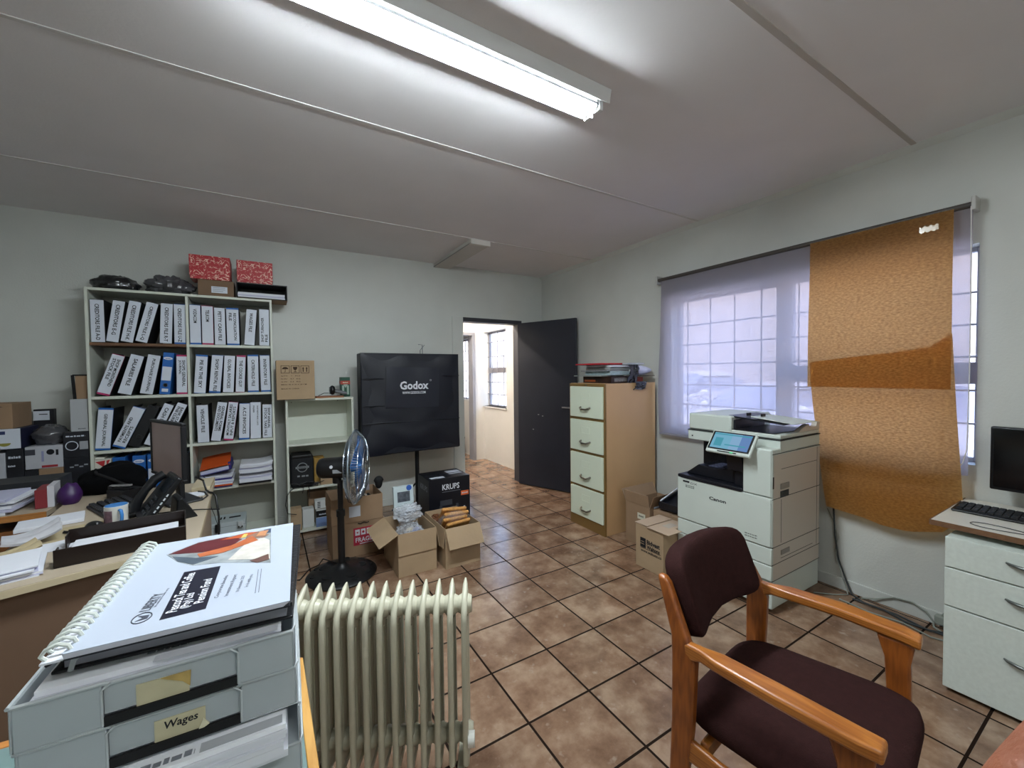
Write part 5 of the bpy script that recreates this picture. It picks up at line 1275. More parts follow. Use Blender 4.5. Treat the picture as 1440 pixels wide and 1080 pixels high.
for x, y in ((.50, .62), (.50, -.5), (-.85, .72), (-.85, -.5)): MB().box(x-.025, x+.025, y-.025, y+.025, 0, .712).build('leg', m_brownb, nd, bevel=.003)
slab('paper_sheet', 'white sheet lying on the teal desk at the lower left corner', 'paper', -.62, .80, .7502, .30, .21, .002, [m_paper_w], math.radians(-16), 0)
base = thing('storage_box', 'grey box under the stack of plastic trays', 'box', (-.235, .60, .7505))
MB().box(0, .26, 0, .34, 0, .163).build('box_body', pm('grey_box', '#55585a', .6), base, bevel=.004)

def frost(name, col, tr, rough=.35):
    m = bpy.data.materials.new(name); m.use_nodes = True
    nt = m.node_tree; N = nt.nodes; L = nt.links; b = N['Principled BSDF']; o = N['Material Output']
    b.inputs['Base Color'].default_value = lin(col); b.inputs['Roughness'].default_value = rough; b.inputs['Specular IOR Level'].default_value = .5
    n = N.new('ShaderNodeTexNoise'); n.inputs['Scale'].default_value = 9; tc = N.new('ShaderNodeTexCoord'); L.new(tc.outputs['Object'], n.inputs['Vector'])
    r = N.new('ShaderNodeMapRange'); r.inputs[3].default_value = tr-.1; r.inputs[4].default_value = tr+.1; L.new(n.outputs['Fac'], r.inputs[0])
    t = N.new('ShaderNodeBsdfTransparent'); t.inputs[0].default_value = (.93, .95, .97, 1); x = N.new('ShaderNodeMixShader'); L.new(r.outputs[0], x.inputs[0]); L.new(b.outputs[0], x.inputs[1]); L.new(t.outputs[0], x.inputs[2]); L.new(x.outputs[0], o.inputs[0])
    return m
m_frost = frost('frosted_plastic', '#b4bbbf', .22)
m_rim = frost('frosted_plastic_rim', '#c2c8cb', .25)
m_cream = pm('cream_sticker', '#b9b193', .6, var=.08, scale=30)
TZ = (1.063, 1.0115, .960, .9145)
tl = ('topmost frosted plastic letter tray with a torn cream sticker', 'second frosted plastic letter tray with a Wages sticker', 'third frosted letter tray holding printed sheets that jut out', 'lowest frosted letter tray of the stack on the teal desk')
for k, z in enumerate(TZ):
    t = thing('letter_tray', tl[k], 'tray', (-.234 + .002*k, .612 + .003*(k % 2), z), math.radians(-2.2), 'stacked frosted letter trays')
    w, d, h = .257, .34, .0505 if k < 3 else .0445
    b = MB(); b.box(0, w, 0, d, 0, .002); b.box(0, .0025, 0, d, .002, h); b.box(w-.0025, w, 0, d, .002, h); b.box(.0025, w-.0025, d-.0025, d, .002, h)
    if k != 2: b.box(.0025, .07, 0, .0025, .002, h); b.box(w-.062, w-.0025, 0, .0025, .002, h); b.box(.07, w-.062, .004, .0065, .012, h-.004)
    b.build('tray_shell', m_frost, t, bevel=.001, seg=1)
    b = MB()
    if k == 2: b.tube([(w, .004, h), (w, d-.01, h)], .0022, n=6); b.build('rim', m_rim, t); b = MB()
    else:
      b.tube([(.002, 0, h), (.07, -.0005, h), (.075, .003, h-.003), (w-.067, .003, h-.003), (w-.062, -.0005, h), (w-.002, 0, h), (w, .01, h), (w, d-.01, h)], .0022, n=6); b.tube([(.07, 0, .003), (.07, 0, h-.008), (.078, .001, h-.002)], .0015, n=5); b.tube([(w-.062, 0, .003), (w-.062, 0, h-.008), (w-.07, .001, h-.002)], .0015, n=5)
    b.tube([(0, .0, h), (0, d-.01, h)], .0022, n=6)
    b.build('rim', m_rim, t)
    if k < 2: MB().box(.071, w-.063, -.0002, .004, .001, .0115).build('slot_shade', m_matblk, t)  # shade of the gap under the front panel put in as black
    if k == 0:
        s = MB().box(.098, .146, .0025, .0038, .010, .036).build('sticker', m_cream, t); MB().prism([(.12, .0362), (.148, .0362), (.147, .018), (.14, .026), (.132, .03)], 'y', .0012, .0026).build('torn_patch', pm('yellowed_glue', '#a98f55', .6, var=.2, scale=60), s)
    if k == 1:
        s = MB().box(.110, .158, .0025, .0038, .009, .036).build('sticker', m_cream, t); text('Wages', .032, .012, (.135, .0022, .027), RX_FRONT, m_ink, s, bold=.02, shear=.15)
        MB().prism([(.150, .0085), (.162, .014), (.156, .022)], 'y', .0005, .0026).build('curled_corner', pm('cream_gloss', '#d3cdb0', .3), s)
    # the sheets lying in the tray
    j = -.02 if k == 2 else .010
    ps = thing('paper_stack', ('thick stack of white papers filling the topmost tray', 'stack of white papers filling the Wages tray', 'printed white sheets jutting out of the third tray', 'papers in the lowest tray of the stack')[k], 'papers', t.location + Matrix.Rotation(math.radians(-2.2), 3, 'Z') @ Vector((.012, j, .0025)), math.radians(-2.2), 'papers in the letter trays')
    n = 7
    hh = .0515 if k == 0 else .044 if k < 3 else .038
    for i in range(n):
        dx, dy = Rnd(-.003, .003), Rnd(-.002, .004)
        MB().box(dx, .228+dx, dy, .30+dy, hh*i/n, hh*(i+1)/n-.0006).build('paper_sheaf', m_paper_w if i < n-1 else pm('lit_white_paper', '#f0f2f8', .8), ps)  # top sheet's white raised to stand in for missing light
    if k == 2:
        b = MB(); b.box(.14, .225, .006, .02, hh, hh+.0004); pr_ = b.build('printed_patch', pm('pale_grey_print', '#b4b7bd', .8), ps)
        marks(.05, .008, (.11, .012, hh+.0006), RX_TOP, pm('grey_text', '#7b7f88', .8), ps)
    if k == 0:
        for q, (a, s_) in enumerate(((6, .07), (3, .04))): marks(s_, .005, (.06+.05*q, .03-.008*q, hh+.0006), RX_TOP, pm('grey_text', '#7b7f88', .8), ps)
        MB().box(.10, .226, .0, .012, hh+.0003, hh+.0008, M=Matrix.Rotation(-.02, 4, 'Z')).build('top_sheet', m_paper_w, ps)
# black portfolio and booklet
RB = math.radians(-3.5)
pf = thing('portfolio', 'black padded portfolio lying on the topmost letter tray', 'folder', (-.214, .646, 1.1185), math.radians(-5.5))
m_leath = pm('black_leatherette', '#15161b', .35, bump=.25, bscale=160)
MB().box(0, .238, 0, .30, 0, .004).build('back_cover', m_leath, pf, bevel=.0015)
MB().box(.01, .23, .004, .295, .004, .022).build('page_block', pm('grey_pages', '#8c8d97', .8), pf)
MB().sheet(lambda u, v: (.238*u, -.006+.306*v, .0315 - .004*(1-v)**3 - .003*abs(u-.5)), 8, 8, .007).build('front_cover', m_leath, pf, bevel=.001)
b = MB(); b.ell((-.001, .15, .016), .009, .158, .016, 12, 16); b.build('spine', m_leath, pf)
MB().tube([(.02, -.0085, .006), (.024, -.011, .018), (.035, -.0095, .029)], .0028, n=6).build('white_tie', m_rim, pf)
bo = thing('spiral_booklet', 'white comb-bound pension report booklet on the black portfolio', 'booklet', (-.2005, .605, 1.1512), RB)
W2, H2, KB = .2195, .3085, .989
MB().box(.008, W2, .0, H2, .0005, .002).build('back_cover', pm('black_card', '#1b1c24', .4), bo)
b = MB()
for i in range(5): b.box(.010, W2-.001-.0015*(4-i), .001-.0006*i, H2-.001, .002+.0013*i, .0031+.0013*i)
b.build('page_block', pm('white_pages', '#c9cad6', .7), bo)
cv = MB().box(.010, W2, -.002, H2, .0087, .0095).build('front_cover', pm('glossy_white_cover', '#b4bccb', .25, spec=.5), bo)
MB().box(-.008, .010, .0, H2, .001, .003).build('binding_strip', m_paper_w, bo)
m_comb = pm('white_comb', '#d3d8d2', .35)
for i in range(24):
    y = .006 + (H2-.012)*i/23
    MB().tube([(.014, y, .009), (.012, y, .014), (.004, y, .0175), (-.005, y, .014), (-.009, y, .008), (-.005, y, .003)], .0021, n=6).build('binding_ring', m_comb, bo)
Zc = .0098
def page(px_, py_):          # world XY -> booklet frame
    d = Matrix.Rotation(-RB, 3, 'Z') @ Vector((px_+.203, py_-.606, 0)); return d.x*KB, d.y*KB
def patch(pts, name, mat, parent, dz=0):
    b = MB(); b.prism([page(*p) for p in pts], 'z', Zc+dz-.0006, Zc+dz); return b.build(name, mat, parent)
tb_ = patch([(-.118, .626), (-.113, .762), (-.068, .757), (-.073, .626)], 'title_block', pm('navy_print', '#1b1d2c', .3), cv)
R90 = Matrix(((0,-1,0),(1,0,0),(0,0,1)))
def ptext(s, p0, p1, h, mat, par, bold=.012, dz=.0004):
    a = Vector(page(*p0)); c = Vector(page(*p1)); m_ = (a+c)/2
    ang = math.atan2(c.y-a.y, c.x-a.x); R3 = Matrix.Rotation(ang, 3, 'Z')
    return text(s, (c-a).length, h, (m_.x, m_.y, Zc+dz), R3, mat, par, bold=bold)
m_wp = pm('white_type', '#dfe2ea', .5)
ptext('Peacock Tea and Coffee', (-.1085, .637), (-.1035, .750), .0115, m_wp, tb_, .016, .0008)
ptext('(Pty) Ltd', (-.0955, .640), (-.0935, .680), .0115, m_wp, tb_, .016, .0008)
ptext('Pension Fund', (-.0825, .645), (-.0795, .715), .0105, m_wp, tb_, .016, .0008)
m_gt = pm('grey_type', '#3f4350', .5)
ptext('LIBERTY', (-.138, .660), (-.1315, .704), .011, m_gt, cv)
ptext('Investment made easy', (-.1285, .665), (-.1235, .715), .0035, m_gt, cv)
b = MB(); x, y = page(-.137, .643); b.tube([(x+.009*math.cos(q*PI/12), y+.012*math.sin(q*PI/12), Zc) for q in range(24)], .0007, n=5, closed=True); b.prism([(x-.005, y-.006), (x+.006, y-.004), (x+.006, y+.004), (x-.005, y+.006), (x+.001, y)], 'z', Zc-.0006, Zc+.0002); b.build('logo_ring', m_gt, cv)
ptext('Corporate Benefits', (-.064, .648), (-.057, .714), .006, m_gt, cv, .005); ptext('Investment Report', (-.053, .647), (-.046, .711), .006, m_gt, cv, .005)
ptext('31 December 2020', (-.0415, .652), (-.0365, .700), .004, m_gt, cv, 0); ptext('In it with you', (-.031, .660), (-.026, .698), .006, m_gt, cv, .005)
for q in (0, .004): patch([(-.021+q, .636), (-.0185+q, .712), (-.0178+q, .712), (-.0203+q, .636)], 'fine_rule', m_gt, cv)
ph = patch([(-.148, .853), (-.109, .888), (.0, .893), (-.002, .728), (-.069, .770), (-.105, .782), (-.128, .811)], 'cover_picture', pm('pale_grey_picture', '#8f9598', .3, var=.35, scale=40), cv)
for nm, col, pts, dz in (('picture_shape', '#5a2227', [(-.145,.852),(-.11,.884),(-.07,.888),(-.045,.862),(-.06,.835),(-.10,.832)], .0003), ('picture_shape', '#b4623c', [(-.105,.828),(-.06,.838),(-.03,.868),(-.02,.84),(-.07,.812),(-.10,.812)], .0005), ('picture_shape', '#b5552f', [(-.078,.876),(-.04,.891),(-.02,.885),(-.045,.868)], .0006), ('picture_shape', '#4d5864', [(-.138,.838),(-.105,.812),(-.075,.80),(-.105,.785),(-.128,.812)], .0004), ('picture_shape', '#8a6b5c', [(-.04,.862),(-.012,.848),(-.004,.86),(-.02,.884),(-.035,.884)], .0004), ('picture_shape', '#c48a62', [(-.024,.862),(-.01,.858),(-.004,.885),(-.018,.884)], .0007), ('picture_shape', '#d4b862', [(-.047,.868),(-.040,.866),(-.037,.884),(-.043,.885)], .0008), ('picture_shape', '#c9c3bb', [(-.06,.775),(-.035,.845),(-.012,.848),(-.003,.83),(-.003,.745)], .0003), ('picture_shape', '#6a4d46', [(-.03,.752),(-.005,.765),(-.004,.742),(-.02,.738)], .0006), ('picture_shape', '#31465f', [(-.012,.87),(-.001,.87),(.0,.892),(-.012,.891)], .0003)):
    patch(pts, nm, pm('print_' + col[1:], col, .3, var=.15, scale=60), ph, dz)

# ------------------------------------------------------------------ left desk
m_dtop = pm('beige_desk_laminate', '#b3a48f', .45, var=.03, scale=4); m_dedge = pm('beige_desk_edge', '#c0b294', .5); m_dpan = pm('brown_desk_panel', '#6b5443', .6, var=.05, scale=5, stretch=(1, 1, .3))
ld = thing('office_desk', 'beige laminate office desk at the left with a brown end panel', 'desk', (-.6, 2.7, 0))
P4 = [(-.29, -.74), (.334, -.543), (.285, .65), (-.39, .65)]
MB().prism(P4, 'z', .722, .748).build('desk_body', m_dedge, ld, bevel=.001)
MB().prism([(-.289, -.739), (.333, -.542), (.284, .649), (-.389, .649)], 'z', .748, .75).build('desktop', m_dtop, ld)
b = MB(); b.hexa([(-.27,-.69,0),(.305,-.505,0),(.30,-.485,0),(-.275,-.67,0),(-.27,-.69,.721),(.305,-.505,.721),(.30,-.485,.721),(-.275,-.67,.721)]); b.build('end_panel', m_dpan, ld)
b = MB(); b.hexa([(.287,-.48,.03),(.305,-.48,.03),(.262,.62,.03),(.244,.62,.03),(.287,-.48,.721),(.305,-.48,.721),(.262,.62,.721),(.244,.62,.721)]); b.build('side_panel', pm('pinkish_panel', '#a99682', .6), ld)
MB().box(.19, .285, .40, .66, .7505, .772).build('corner_riser', m_dedge, ld, bevel=.002)
b = MB(); b.box(-.37, .24, .60, .62, .03, .721); b.build('back_panel', m_dpan, ld)
DZ_ = .7503
st_ = thing('side_table', 'wood-edged side table along the far side of the left desk', 'table', (-1.55, 3.08, 0))
m_oran = wood_mat('orange_wood', '#8a5424', '#b57a3c', .45, (1.2, 14, 14))
MB().box(-.5, .54, .005, .6, .72, .748).build('tabletop', m_dtop, st_); MB().box(-.5, .54, 0, .006, .716, .7485).build('front_edge', m_oran, st_, bevel=.001)
MB().box(-.48, .5, .04, .58, .0, .66).build('cabinet_body', wood_mat('brown_wood', '#5e3516', '#84501f', .5, (1.2, 14, 14)), st_, bevel=.002)
for x in (-.45, .45): MB().box(x, x+.03, .06, .56, .66, .72).build('riser', m_matblk, st_)
SZ = .7488
paper_stack('paper_stack', 'spread pile of loose papers on the far side table at the left edge', -1.55, -1.15, 3.12, 3.40, SZ, 6, .012, [P_, PG], jit=.02)
t = slab('black_box', 'flat black box behind the loose papers on the side table', 'box', -1.6, 3.44, SZ, .52, .22, .10, [pm('charcoal_plastic', '#26272a', .5)])
t = thing('purple_purse', 'glossy purple purse leaning at the far corner of the left desk', 'purse', (-.955, 3.20, DZ_), math.radians(20))
MB().ell((0, 0, .052), .05, .045, .062, 36, 24, f=lambda p: Vector((p.x*(1-.12*p.z/.07), p.y*(1-.4*p.z/.07), max(p.z*(1+.25*noise.noise(p*30)), -.052)))).build('purse_body', pm('purple_patent', '#34134a', .42, spec=.35), t)
t = thing('ledger_book', 'red and white ledger standing beside the purple purse', 'book', (-1.075, 3.155, DZ_), math.radians(8))
MB().box(0, .045, 0, .16, 0, .10).build('cover', pm('dark_red_cover', '#7c2a30', .5), t, bevel=.002); MB().box(.045, .07, .005, .155, 0, .115).build('page_block', pm('grey_white_pages', '#bdbcc2', .7), t)
def f_bag(p):
    q = Vector((p.x/.17, p.y/.13, p.z/.10))
    p = p*(1 + .10*math.sin(q.x*4+q.y*3) + .06*math.sin(q.y*7+q.z*5)); p.z = max(p.z, -.06); return p
t = thing('black_bag', 'soft black cloth bag slumped at the far end of the left desk', 'bag', (-.82, 3.42, DZ_+.061))
MB().ell((0, 0, 0), .155, .13, .105, 34, 20, f=f_bag).build('bag_body', pm('black_cloth', '#0b0b0d', .95, bump=.3, bscale=60, spec=.1), t)
b = MB(); b.tube([(-.08, -.02, .08), (-.06, -.1, .07), (.02, -.13, .03), (.08, -.11, -.02)], .008, n=8); b.build('handle', m_matblk, t)
# monitor facing left
TH = math.radians(-63.4)
mo = thing('monitor', 'black flat monitor turned to the left on the beige desk', 'monitor', (-.49, 2.90, DZ_), TH)
m_fr = pm('black_bezel', '#17171a', .4)
b = MB(); b.box(-.225, .225, 0, .024, .14, .156); b.box(-.225, .225, 0, .024, .438, .455); b.box(-.225, -.209, 0, .024, .156, .438); b.box(.209, .225, 0, .024, .156, .438); b.box(-.209, .209, .016, .028, .156, .438)
b.build('screen_housing', m_fr, mo, bevel=.004)
MB().box(-.209, .209, .006, .016, .156, .438).build('screen', pm('screen_reflection_tint', '#a8928c', .3, var=.08, scale=5, spec=.5), mo)  # brownish reflection put into the screen's base colour
MB().box(-.03, .03, .05, .075, .01, .25).build('stand_neck', m_fr, mo, bevel=.004); MB().box(-.12, .12, -.03, .13, 0, .012).build('stand_base', m_fr, mo, bevel=.005)
kb = thing('keyboard', 'black keyboard on the beige desk before the turned monitor', 'keyboard', (-.68, 2.875, DZ_), TH)
MB().hexa([(-.21,-.08,0),(.21,-.08,0),(.21,.08,0),(-.21,.08,0),(-.21,-.08,.014),(.21,-.08,.014),(.21,.08,.032),(-.21,.08,.032)]).build('keyboard_body', m_fr, kb, bevel=.006)
b = MB()
for i in range(5):
    for j in range(15):
        zz = .0175 + .0031*i
        b.box(-.20+.027*j, -.178+.027*j, -.072+.03*i, -.048+.03*i, zz-.004, zz+.008)
b.build('keys', pm('dark_grey_keys', '#26272b', .35), kb, bevel=.003, seg=1)
t = slab('black_router', 'flat black box behind the keyboard on the left desk', 'box', -.80, 3.17, DZ_, .13, .11, .055, [m_fr], TH + .3)
t = thing('stapler', 'black and silver stapler on the flat black box', 'stapler', (-.735, 3.16, DZ_+.0555), math.radians(-25))
MB().box(-.06, .06, -.014, .014, 0, .008).build('base', m_fr, t, bevel=.003); MB().box(-.055, .055, -.011, .011, .014, .026).build('arm', pm('silver_metal', '#b3b3b6', .3, metal=.8), t, bevel=.004); MB().box(-.06, -.04, -.012, .012, .006, .02).build('hinge', m_fr, t)
# desk phone
TP = math.radians(-72)
p = thing('desk_phone', 'black desk telephone on a steep stand before the monitor', 'telephone', (-.435, 2.57, DZ_), TP)
PM_ = Matrix.Translation((0, -.085, .012)) @ Matrix.Rotation(math.radians(54), 4, 'X')
m_ph = pm('black_phone_plastic', '#121316', .35)
b = MB(); b.box(-.10, .10, 0, .235, -.0, .03, M=PM_); b.build('phone_body', m_ph, p, bevel=.008)
b = MB(); b.hexa([(-.07,.02,0),(.07,.02,0),(.07,.11,0),(-.07,.11,0),(-.07,.03,.10),(.07,.03,.10),(.07,.05,.11),(-.07,.05,.11)]); b.build('stand', m_ph, p, bevel=.006)
b = MB(); b.tube([(-.07, .02, .045), (-.07, .06, .062), (-.07, .12, .066), (-.07, .18, .062), (-.07, .215, .045)], [.02, .022, .018, .022, .02], n=12)
hs = b.build('handset', m_ph, p); hs.matrix_local = PM_
b = MB()
for i in range(4):
    for j in range(3): b.box(-.02+.03*j, .0+.03*j, .03+.025*i, .046+.025*i, .03, .035, M=PM_)
b.build('keypad', pm('phone_keys', '#2a2c30', .4), p, bevel=.002, seg=1)
b = MB(); b.box(-.02, .085, .15, .215, .03, .033, M=PM_); b.build('display', pm('phone_display', '#20252a', .15), p)
b = MB()
for i in range(5): b.box(.1002, .1012, .06+.02*i, .072+.02*i, .012, .018, M=PM_)
b.build('side_lights', pm('pale_print3', '#c8ccd0', .4), p)
b = MB(); b.tube([(-.09, .0, .05), (-.11, -.02, .01), (-.09, .05, .008), (-.02, .14, .008), (.06, .2, .01)], .003, n=6); b.build('phone_cord', m_ph, p)
# mug
mg_ = thing('mug', 'white mug with a blue inside and blue handle on the desk', 'mug', (-.625, 2.605, DZ_))
MB().lathe([(.036, 0), (.041, .004), (.043, .095), (.041, .096)], 32).build('mug_body', pm('mug_white', '#cdccc6', .3), mg_)
MB().lathe([(.0405, .097), (.0415, .0955), (.039, .05), (.034, .006), (0, .005)], 32).build('mug_inside', pm('mug_blue', '#3d7fc4', .25), mg_)
a = math.radians(-62); u = Vector((math.cos(a), math.sin(a), 0))
MB().tube([tuple(u*.041 + Vector((0,0,.078))), tuple(u*.060 + Vector((0,0,.079))), tuple(u*.070 + Vector((0,0,.06))), tuple(u*.068 + Vector((0,0,.038))), tuple(u*.055 + Vector((0,0,.024))), tuple(u*.041 + Vector((0,0,.022)))], .0065, n=10).build('mug_handle', pm('mug_blue', '#3d7fc4', .25), mg_)
b = MB(); b.grid(lambda s_, v: (.0435*math.cos(PI+.35+1.1*s_)*1.0, .0435*math.sin(PI+.35+1.1*s_), .008+.07*v), 8, 2); b.build('mug_print', pm('mug_brown_print', '#6d5560', .4, var=.4, scale=50), mg_)
ms = thing('computer_mouse', 'black computer mouse left of the blue and white mug', 'mouse', (-.70, 2.60, DZ_), math.radians(-60))
MB().ell((0, 0, .0), .055, .034, .034, 22, 12, f=lambda p: Vector((p.x, p.y, max(p.z, 0)))).build('mouse_body', m_fr, ms); MB().cyl((.03, -.003, .027), (.03, .003, .027), .007, n=10).build('scroll_wheel', pm('grey_wheel', '#6d6e70', .4), ms)
# letter tray on the desk
tr = thing('document_tray', 'open dark brown letter tray holding white paper on the left desk', 'tray', (-.685, 2.125, DZ_), math.radians(8))
m_dkb = pm('dark_brown_plastic', '#1e1512', .35, var=.1); m_redb = pm('red_brown_plastic', '#3a201a', .35)
b = MB(); b.box(0, .38, 0, .27, 0, .004); b.box(0, .38, 0, .005, .004, .068); b.box(.375, .38, .005, .27, .004, .068); b.box(0, .375, .265, .27, .004, .068)
b.box(0, .005, .005, .07, .004, .06); b.box(0, .005, .20, .265, .004, .06)
b.build('tray_shell', m_dkb, tr, bevel=.002)
slab('paper_stack', 'white papers lying in the dark brown letter tray', 'papers', -.664, 2.145, DZ_+.0045, .33, .225, .022, [m_paper_w], math.radians(8))
# loose paper things
slab('long_paper_pad', 'long white paper pad lying left of the mug', 'paper', -.99, 2.70, DZ_+.0005, .22, .16, .018, [m_paper_w], math.radians(14))
slab('card_folder', 'plain buff card folder under the pen and envelopes on the desk', 'folder', -.90, 2.44, DZ_, .30, .22, .004, [pm('buff_card', '#b3a382', .7)], math.radians(12))
t = thing('pen', 'black ballpoint pen on the buff card folder', 'pen', (-.755, 2.545, DZ_+.0095), math.radians(-40))
MB().cyl((-.05, 0, 0), (.05, 0, 0), .005, n=10).build('barrel', m_fr, t); MB().cyl((.05, 0, 0), (.068, 0, 0), .005, .001, n=10).build('tip', pm('pen_tip', '#b59a54', .4), t); MB().box(-.05, -.01, -.001, .001, .005, .0075).build('clip', m_fr, t)
def flatthing(name, label, cat, loc, w, d, h, mat, rz, curl=.0):
    t = thing(name, label, cat, loc, rz)
    MB().sheet(lambda u, v: (w*u, d*v, h + curl*(u-.4)**2 + curl*.3*abs(math.sin(v*5))*u), 10, 8, h*.9).build('sheet', mat, t); return t
flatthing('envelope', 'crumpled white envelope propped at the left edge of the desk', 'envelope', (-.92, 2.42, DZ_+.016), .16, .13, .012, pm('envelope_white', '#bcbbc0', .7, var=.1, scale=20), math.radians(20), .08)
flatthing('card_packet', 'folded buff card packet in front of the white envelope', 'packet', (-.885, 2.275, DZ_+.008), .12, .085, .012, pm('buff_card', '#b3a382', .7), math.radians(30), .05)
flatthing('paper_sheet', 'white sheet beside the open end of the dark letter tray', 'paper', (-.80, 2.33, DZ_+.0005), .13, .12, .003, m_paper_w, math.radians(15), .02)
paper_stack('paper_stack', 'fanned stack of loose papers on the near left corner of the desk', -.93, -.70, 2.02, 2.24, DZ_, 7, .006, [P_, PG], jit=.014, rz=math.radians(17))
slab('paper_sheet', 'white sheets under the monitor cables at the far right of the left desk', 'paper', -.50, 2.985, DZ_, .17, .10, .004, [m_paper_w], math.radians(-8))
b = MB(); b.tube([(-.37, 2.99, .86), (-.345, 3.06, .82), (-.33, 3.04, .765), (-.312, 3.0, .759), (-.290, 2.965, .759), (-.275, 2.945, .745), (-.262, 2.93, .62), (-.262, 2.90, .50), (-.262, 2.88, .42)], .0055, n=8)
tag(b.build('monitor_cable', m_black), 'thick black cable drooping over the right edge of the left desk', 'cable')
b = MB(); b.tube([(-.335, 2.90, .757), (-.325, 2.85, .757), (-.31, 2.92, .757), (-.335, 3.02, .757), (-.37, 3.06, .757)], .004, n=8)
tag(b.build('charger_cable', m_black), 'thin black cable looping on the desk behind the telephone', 'cable')

# ------------------------------------------------------------------ cartons in the far left corner
m_dkp = pm('black_print_card', '#1d1e24', .45, var=.35, scale=16); m_whc = pm('white_print_card', '#b4b6bd', .5, var=.04, scale=10)
def cbox(label, x0, x1, z0, z1, mat, y0=4.2, d=.27, name='cardboard_box'):
    return carton(name, label, x0, y0, z0, x1-x0, d, z1-z0, mat, seam=False)
t = cbox('white printed carton at the left edge of the box pile', -1.75, -1.560, 0, .934, m_whc)
MB().box(.10, .13, -.001, 0, .80, .81).build('print_mark', m_ink, t); MB().box(.09, .15, -.001, 0, .72, .725).build('print_mark', m_ink, t); MB().box(.12, .17, -.001, 0, .70, .735).build('print_mark', pm('grey_mark', '#7d7f86', .6), t)
t = cbox('tall black printed carton beside the white carton in the pile', -1.556, -1.475, 0, .955, m_dkp)
marks(.06, .016, (.04, -.001, .90), RX_FRONT, m_label, t); marks(.035, .012, (.025, -.001, .84), RX_FRONT, m_label, t); MB().box(.04, .07, -.001, 0, .70, .72).build('print_mark', m_label, t)
t = cbox('white and navy carton with a green bowl picture, tilted on the pile', -1.67, -1.485, .957, 1.100, pm('navy_card', '#1c1f3a', .5))
pn = MB().box(.075, .186, -.0012, 0, .005, .143).build('white_panel', m_label, t); b = MB(); b.prism([(.11+.03*math.cos(PI+q*PI/10), .045+.022*math.sin(PI+q*PI/10)) for q in range(11)], 'y', -.002, -.0012); b.build('bowl_picture', pm('olive_print', '#8f8a3c', .6), pn); MB().box(.09, .115, -.002, -.0012, .105, .128).build('navy_square', pm('navy_print2', '#2b3560', .5), pn)
t = cbox('plain brown carton on top at the left edge of the pile', -1.76, -1.518, 1.1005, 1.276, m_card)
MB().prism([(.17, .155), (.2, .15), (.18, .16)], 'y', -.001, 0).build('print_mark', m_ink, t)
t = cbox('black carton with a white lid label at the back of the pile', -1.512, -1.405, 0, 1.213, m_dkp, 4.475, .05)
MB().box(0, .085, -.0012, 0, 1.13, 1.20).build('white_label', m_label, t); MB().box(.03, .075, -.002, -.0012, 1.172, 1.178).build('print_mark', m_ink, t); MB().cyl((.085, -.001, 1.08), (.085, 0, 1.08), .014, n=14).build('white_badge', m_label, t)
t = cbox('brown carton under the film-wrapped picture carton', -1.405, -1.283, 0, .804, m_card)
t = cbox('black carton between the tall black carton and the brown one', -1.472, -1.408, 0, .80, m_dkp)
t = cbox('picture carton with red stripe and clear film top, mid pile', -1.468, -1.281, .8045, .965, m_whc)
MB().box(.08, .16, -.0012, 0, .006, .022).build('red_stripe', pm('red_stripe', '#9c2f35', .5), t); MB().box(0, .05, -.0012, 0, .10, .14).build('grey_panel', pm('dark_panel', '#3f4048', .5), t)
MB().cyl((.125, -.0012, .115), (.125, 0, .115), .02, n=18).build('dark_disc', m_ink, t); MB().box(.152, .165, -.0012, 0, .09, .13).build('print_mark', m_ink, t); MB().box(.08, .092, -.0012, 0, .05, .125).build('print_mark', pm('lilac_mark', '#8d90b4', .5), t)
crumple('plastic_bag', 'shiny grey film pack sagging on top of the picture carton', (-1.373, 4.33, .966), (.098, .11, .09), m_baggry, 13, 'bag', .10)
t = cbox('black electronics carton at the bottom beside the bookcase', -1.278, -1.146, 0, .866, m_dkp)
for q in range(4): MB().box(.03+.025*q, .05+.025*q, -.001, 0, .79+.012*(q % 2), .80+.012*(q % 2)).build('print_mark', pm('grey_mark2', '#8b8f96', .5), t)
t = cbox('black carton with a round white-ringed picture beside the bookcase', -1.278, -1.146, .8665, 1.052, m_dkp)
MB().tube([(.045+.032*math.cos(q*PI/14), -.002, .085+.032*math.sin(q*PI/14)) for q in range(28)], .003, n=6, closed=True).build('ring_picture', m_label, t); MB().box(.085, .13, -.0012, 0, .055, .115).build('grey_panel', pm('grey_panel2', '#9a9da3', .5), t)
marks(.10, .010, (.065, -.001, .155), RX_FRONT, m_label, t)
t = cbox('white box standing on the ringed carton against the bookcase', -1.242, -1.147, 1.0525, 1.291, pm('white_card4', '#a9abae', .55), 4.22, .22)
marks(.04, .008, (.06, -.001, .02), RX_FRONT, pm('grey_mark3', '#55585e', .6), t)
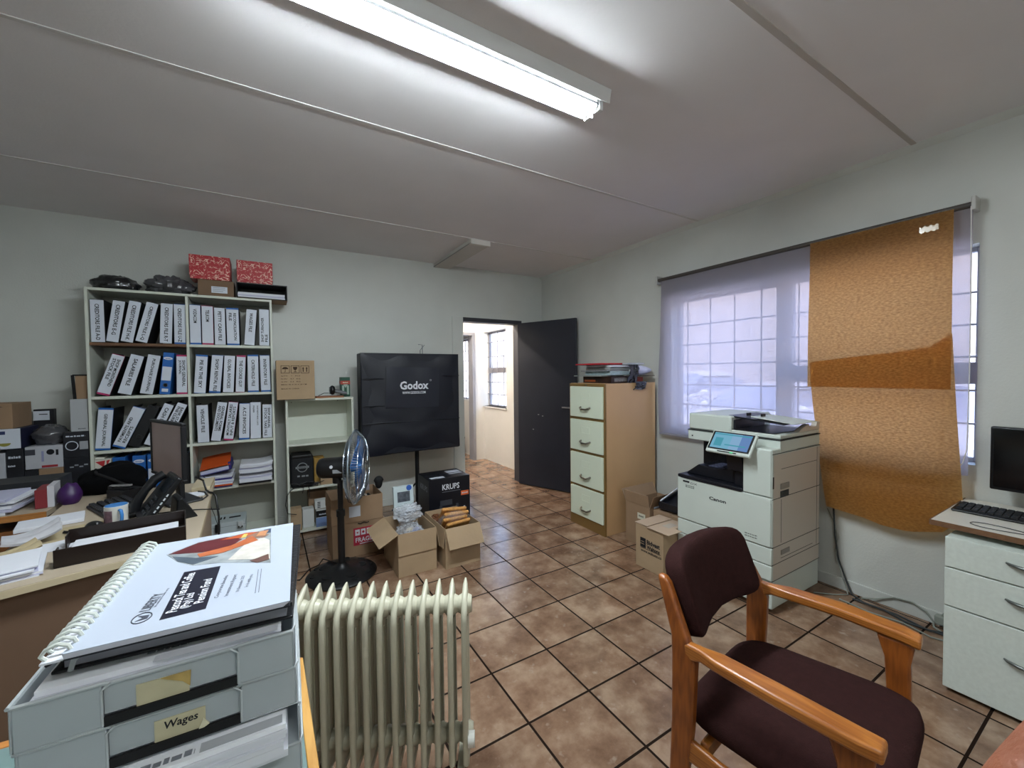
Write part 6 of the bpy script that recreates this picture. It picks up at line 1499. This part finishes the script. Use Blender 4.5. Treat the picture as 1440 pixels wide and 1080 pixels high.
t = cbox('tan carton with a dark strap on the white box by the bookcase', -1.215, -1.147, 1.2915, 1.47, m_card, 4.24, .18)
b = MB(); b.box(-.012, .006, -.004, 0, .0, .178, M=Matrix.Rotation(-.05, 4, 'Y')); b.box(-.012, .07, -.004, 0, .172, .182); b.build('dark_strap', m_matblk, t)

# ------------------------------------------------------------------ photographer's fingertip at the lower right

def cam_pt(x, y, z): x += .0106; y += .0005; return _R*x + _U*y + _F*z + Vector((0, 0, 1.45))
def hand():
    V = [(.026,-.200,-.010), (.030,-.150,.010), (.036,-.112,.030), (.047,-.082,.048), (.0587,-.0614,.052), (.0706,-.0430,.051),
         (.020,-.110,.034), (.026,-.088,.060), (.034,-.094,.078), (.036,-.108,.076), (.006,-.112,.034), (.010,-.094,.060), (.016,-.102,.078), (.020,-.116,.074),
         (-.008,-.118,.030), (-.006,-.104,.052), (-.001,-.112,.066), (.003,-.124,.062), (.046,-.135,.012), (.060,-.105,.018), (.066,-.082,.030)]
    r = [.026,.030,.013,.0098,.0092,.0076, .012,.0095,.0088,.0075, .012,.0093,.0086,.0074, .011,.0085,.0076,.0066, .014,.0105,.0085]
    E = [(0,1),(1,2),(2,3),(3,4),(4,5),(1,6),(6,7),(7,8),(8,9),(1,10),(10,11),(11,12),(12,13),(1,14),(14,15),(15,16),(16,17),(1,18),(18,19),(19,20)]
    me = bpy.data.meshes.new('person'); me.from_pydata([cam_pt(*v) for v in V], E, []); me.update()
    o = bpy.data.objects.new('person', me); C.objects.link(o)
    sk = o.modifiers.new('skin', 'SKIN'); me.skin_vertices.new() if not me.skin_vertices else None
    for i, sv in enumerate(me.skin_vertices[0].data): sv.radius = (r[i], r[i]); sv.use_root = (i == 0)
    s2 = o.modifiers.new('sub', 'SUBSURF'); s2.levels = 2; s2.render_levels = 2
    me.materials.append(pm('skin', '#96593f', .5, var=.08, scale=40, bump=.2, bscale=300))
    sk.use_smooth_shade = True
    tag(o, "photographer's hand, only a blurred fingertip showing at the lower right corner", 'person')
hand()
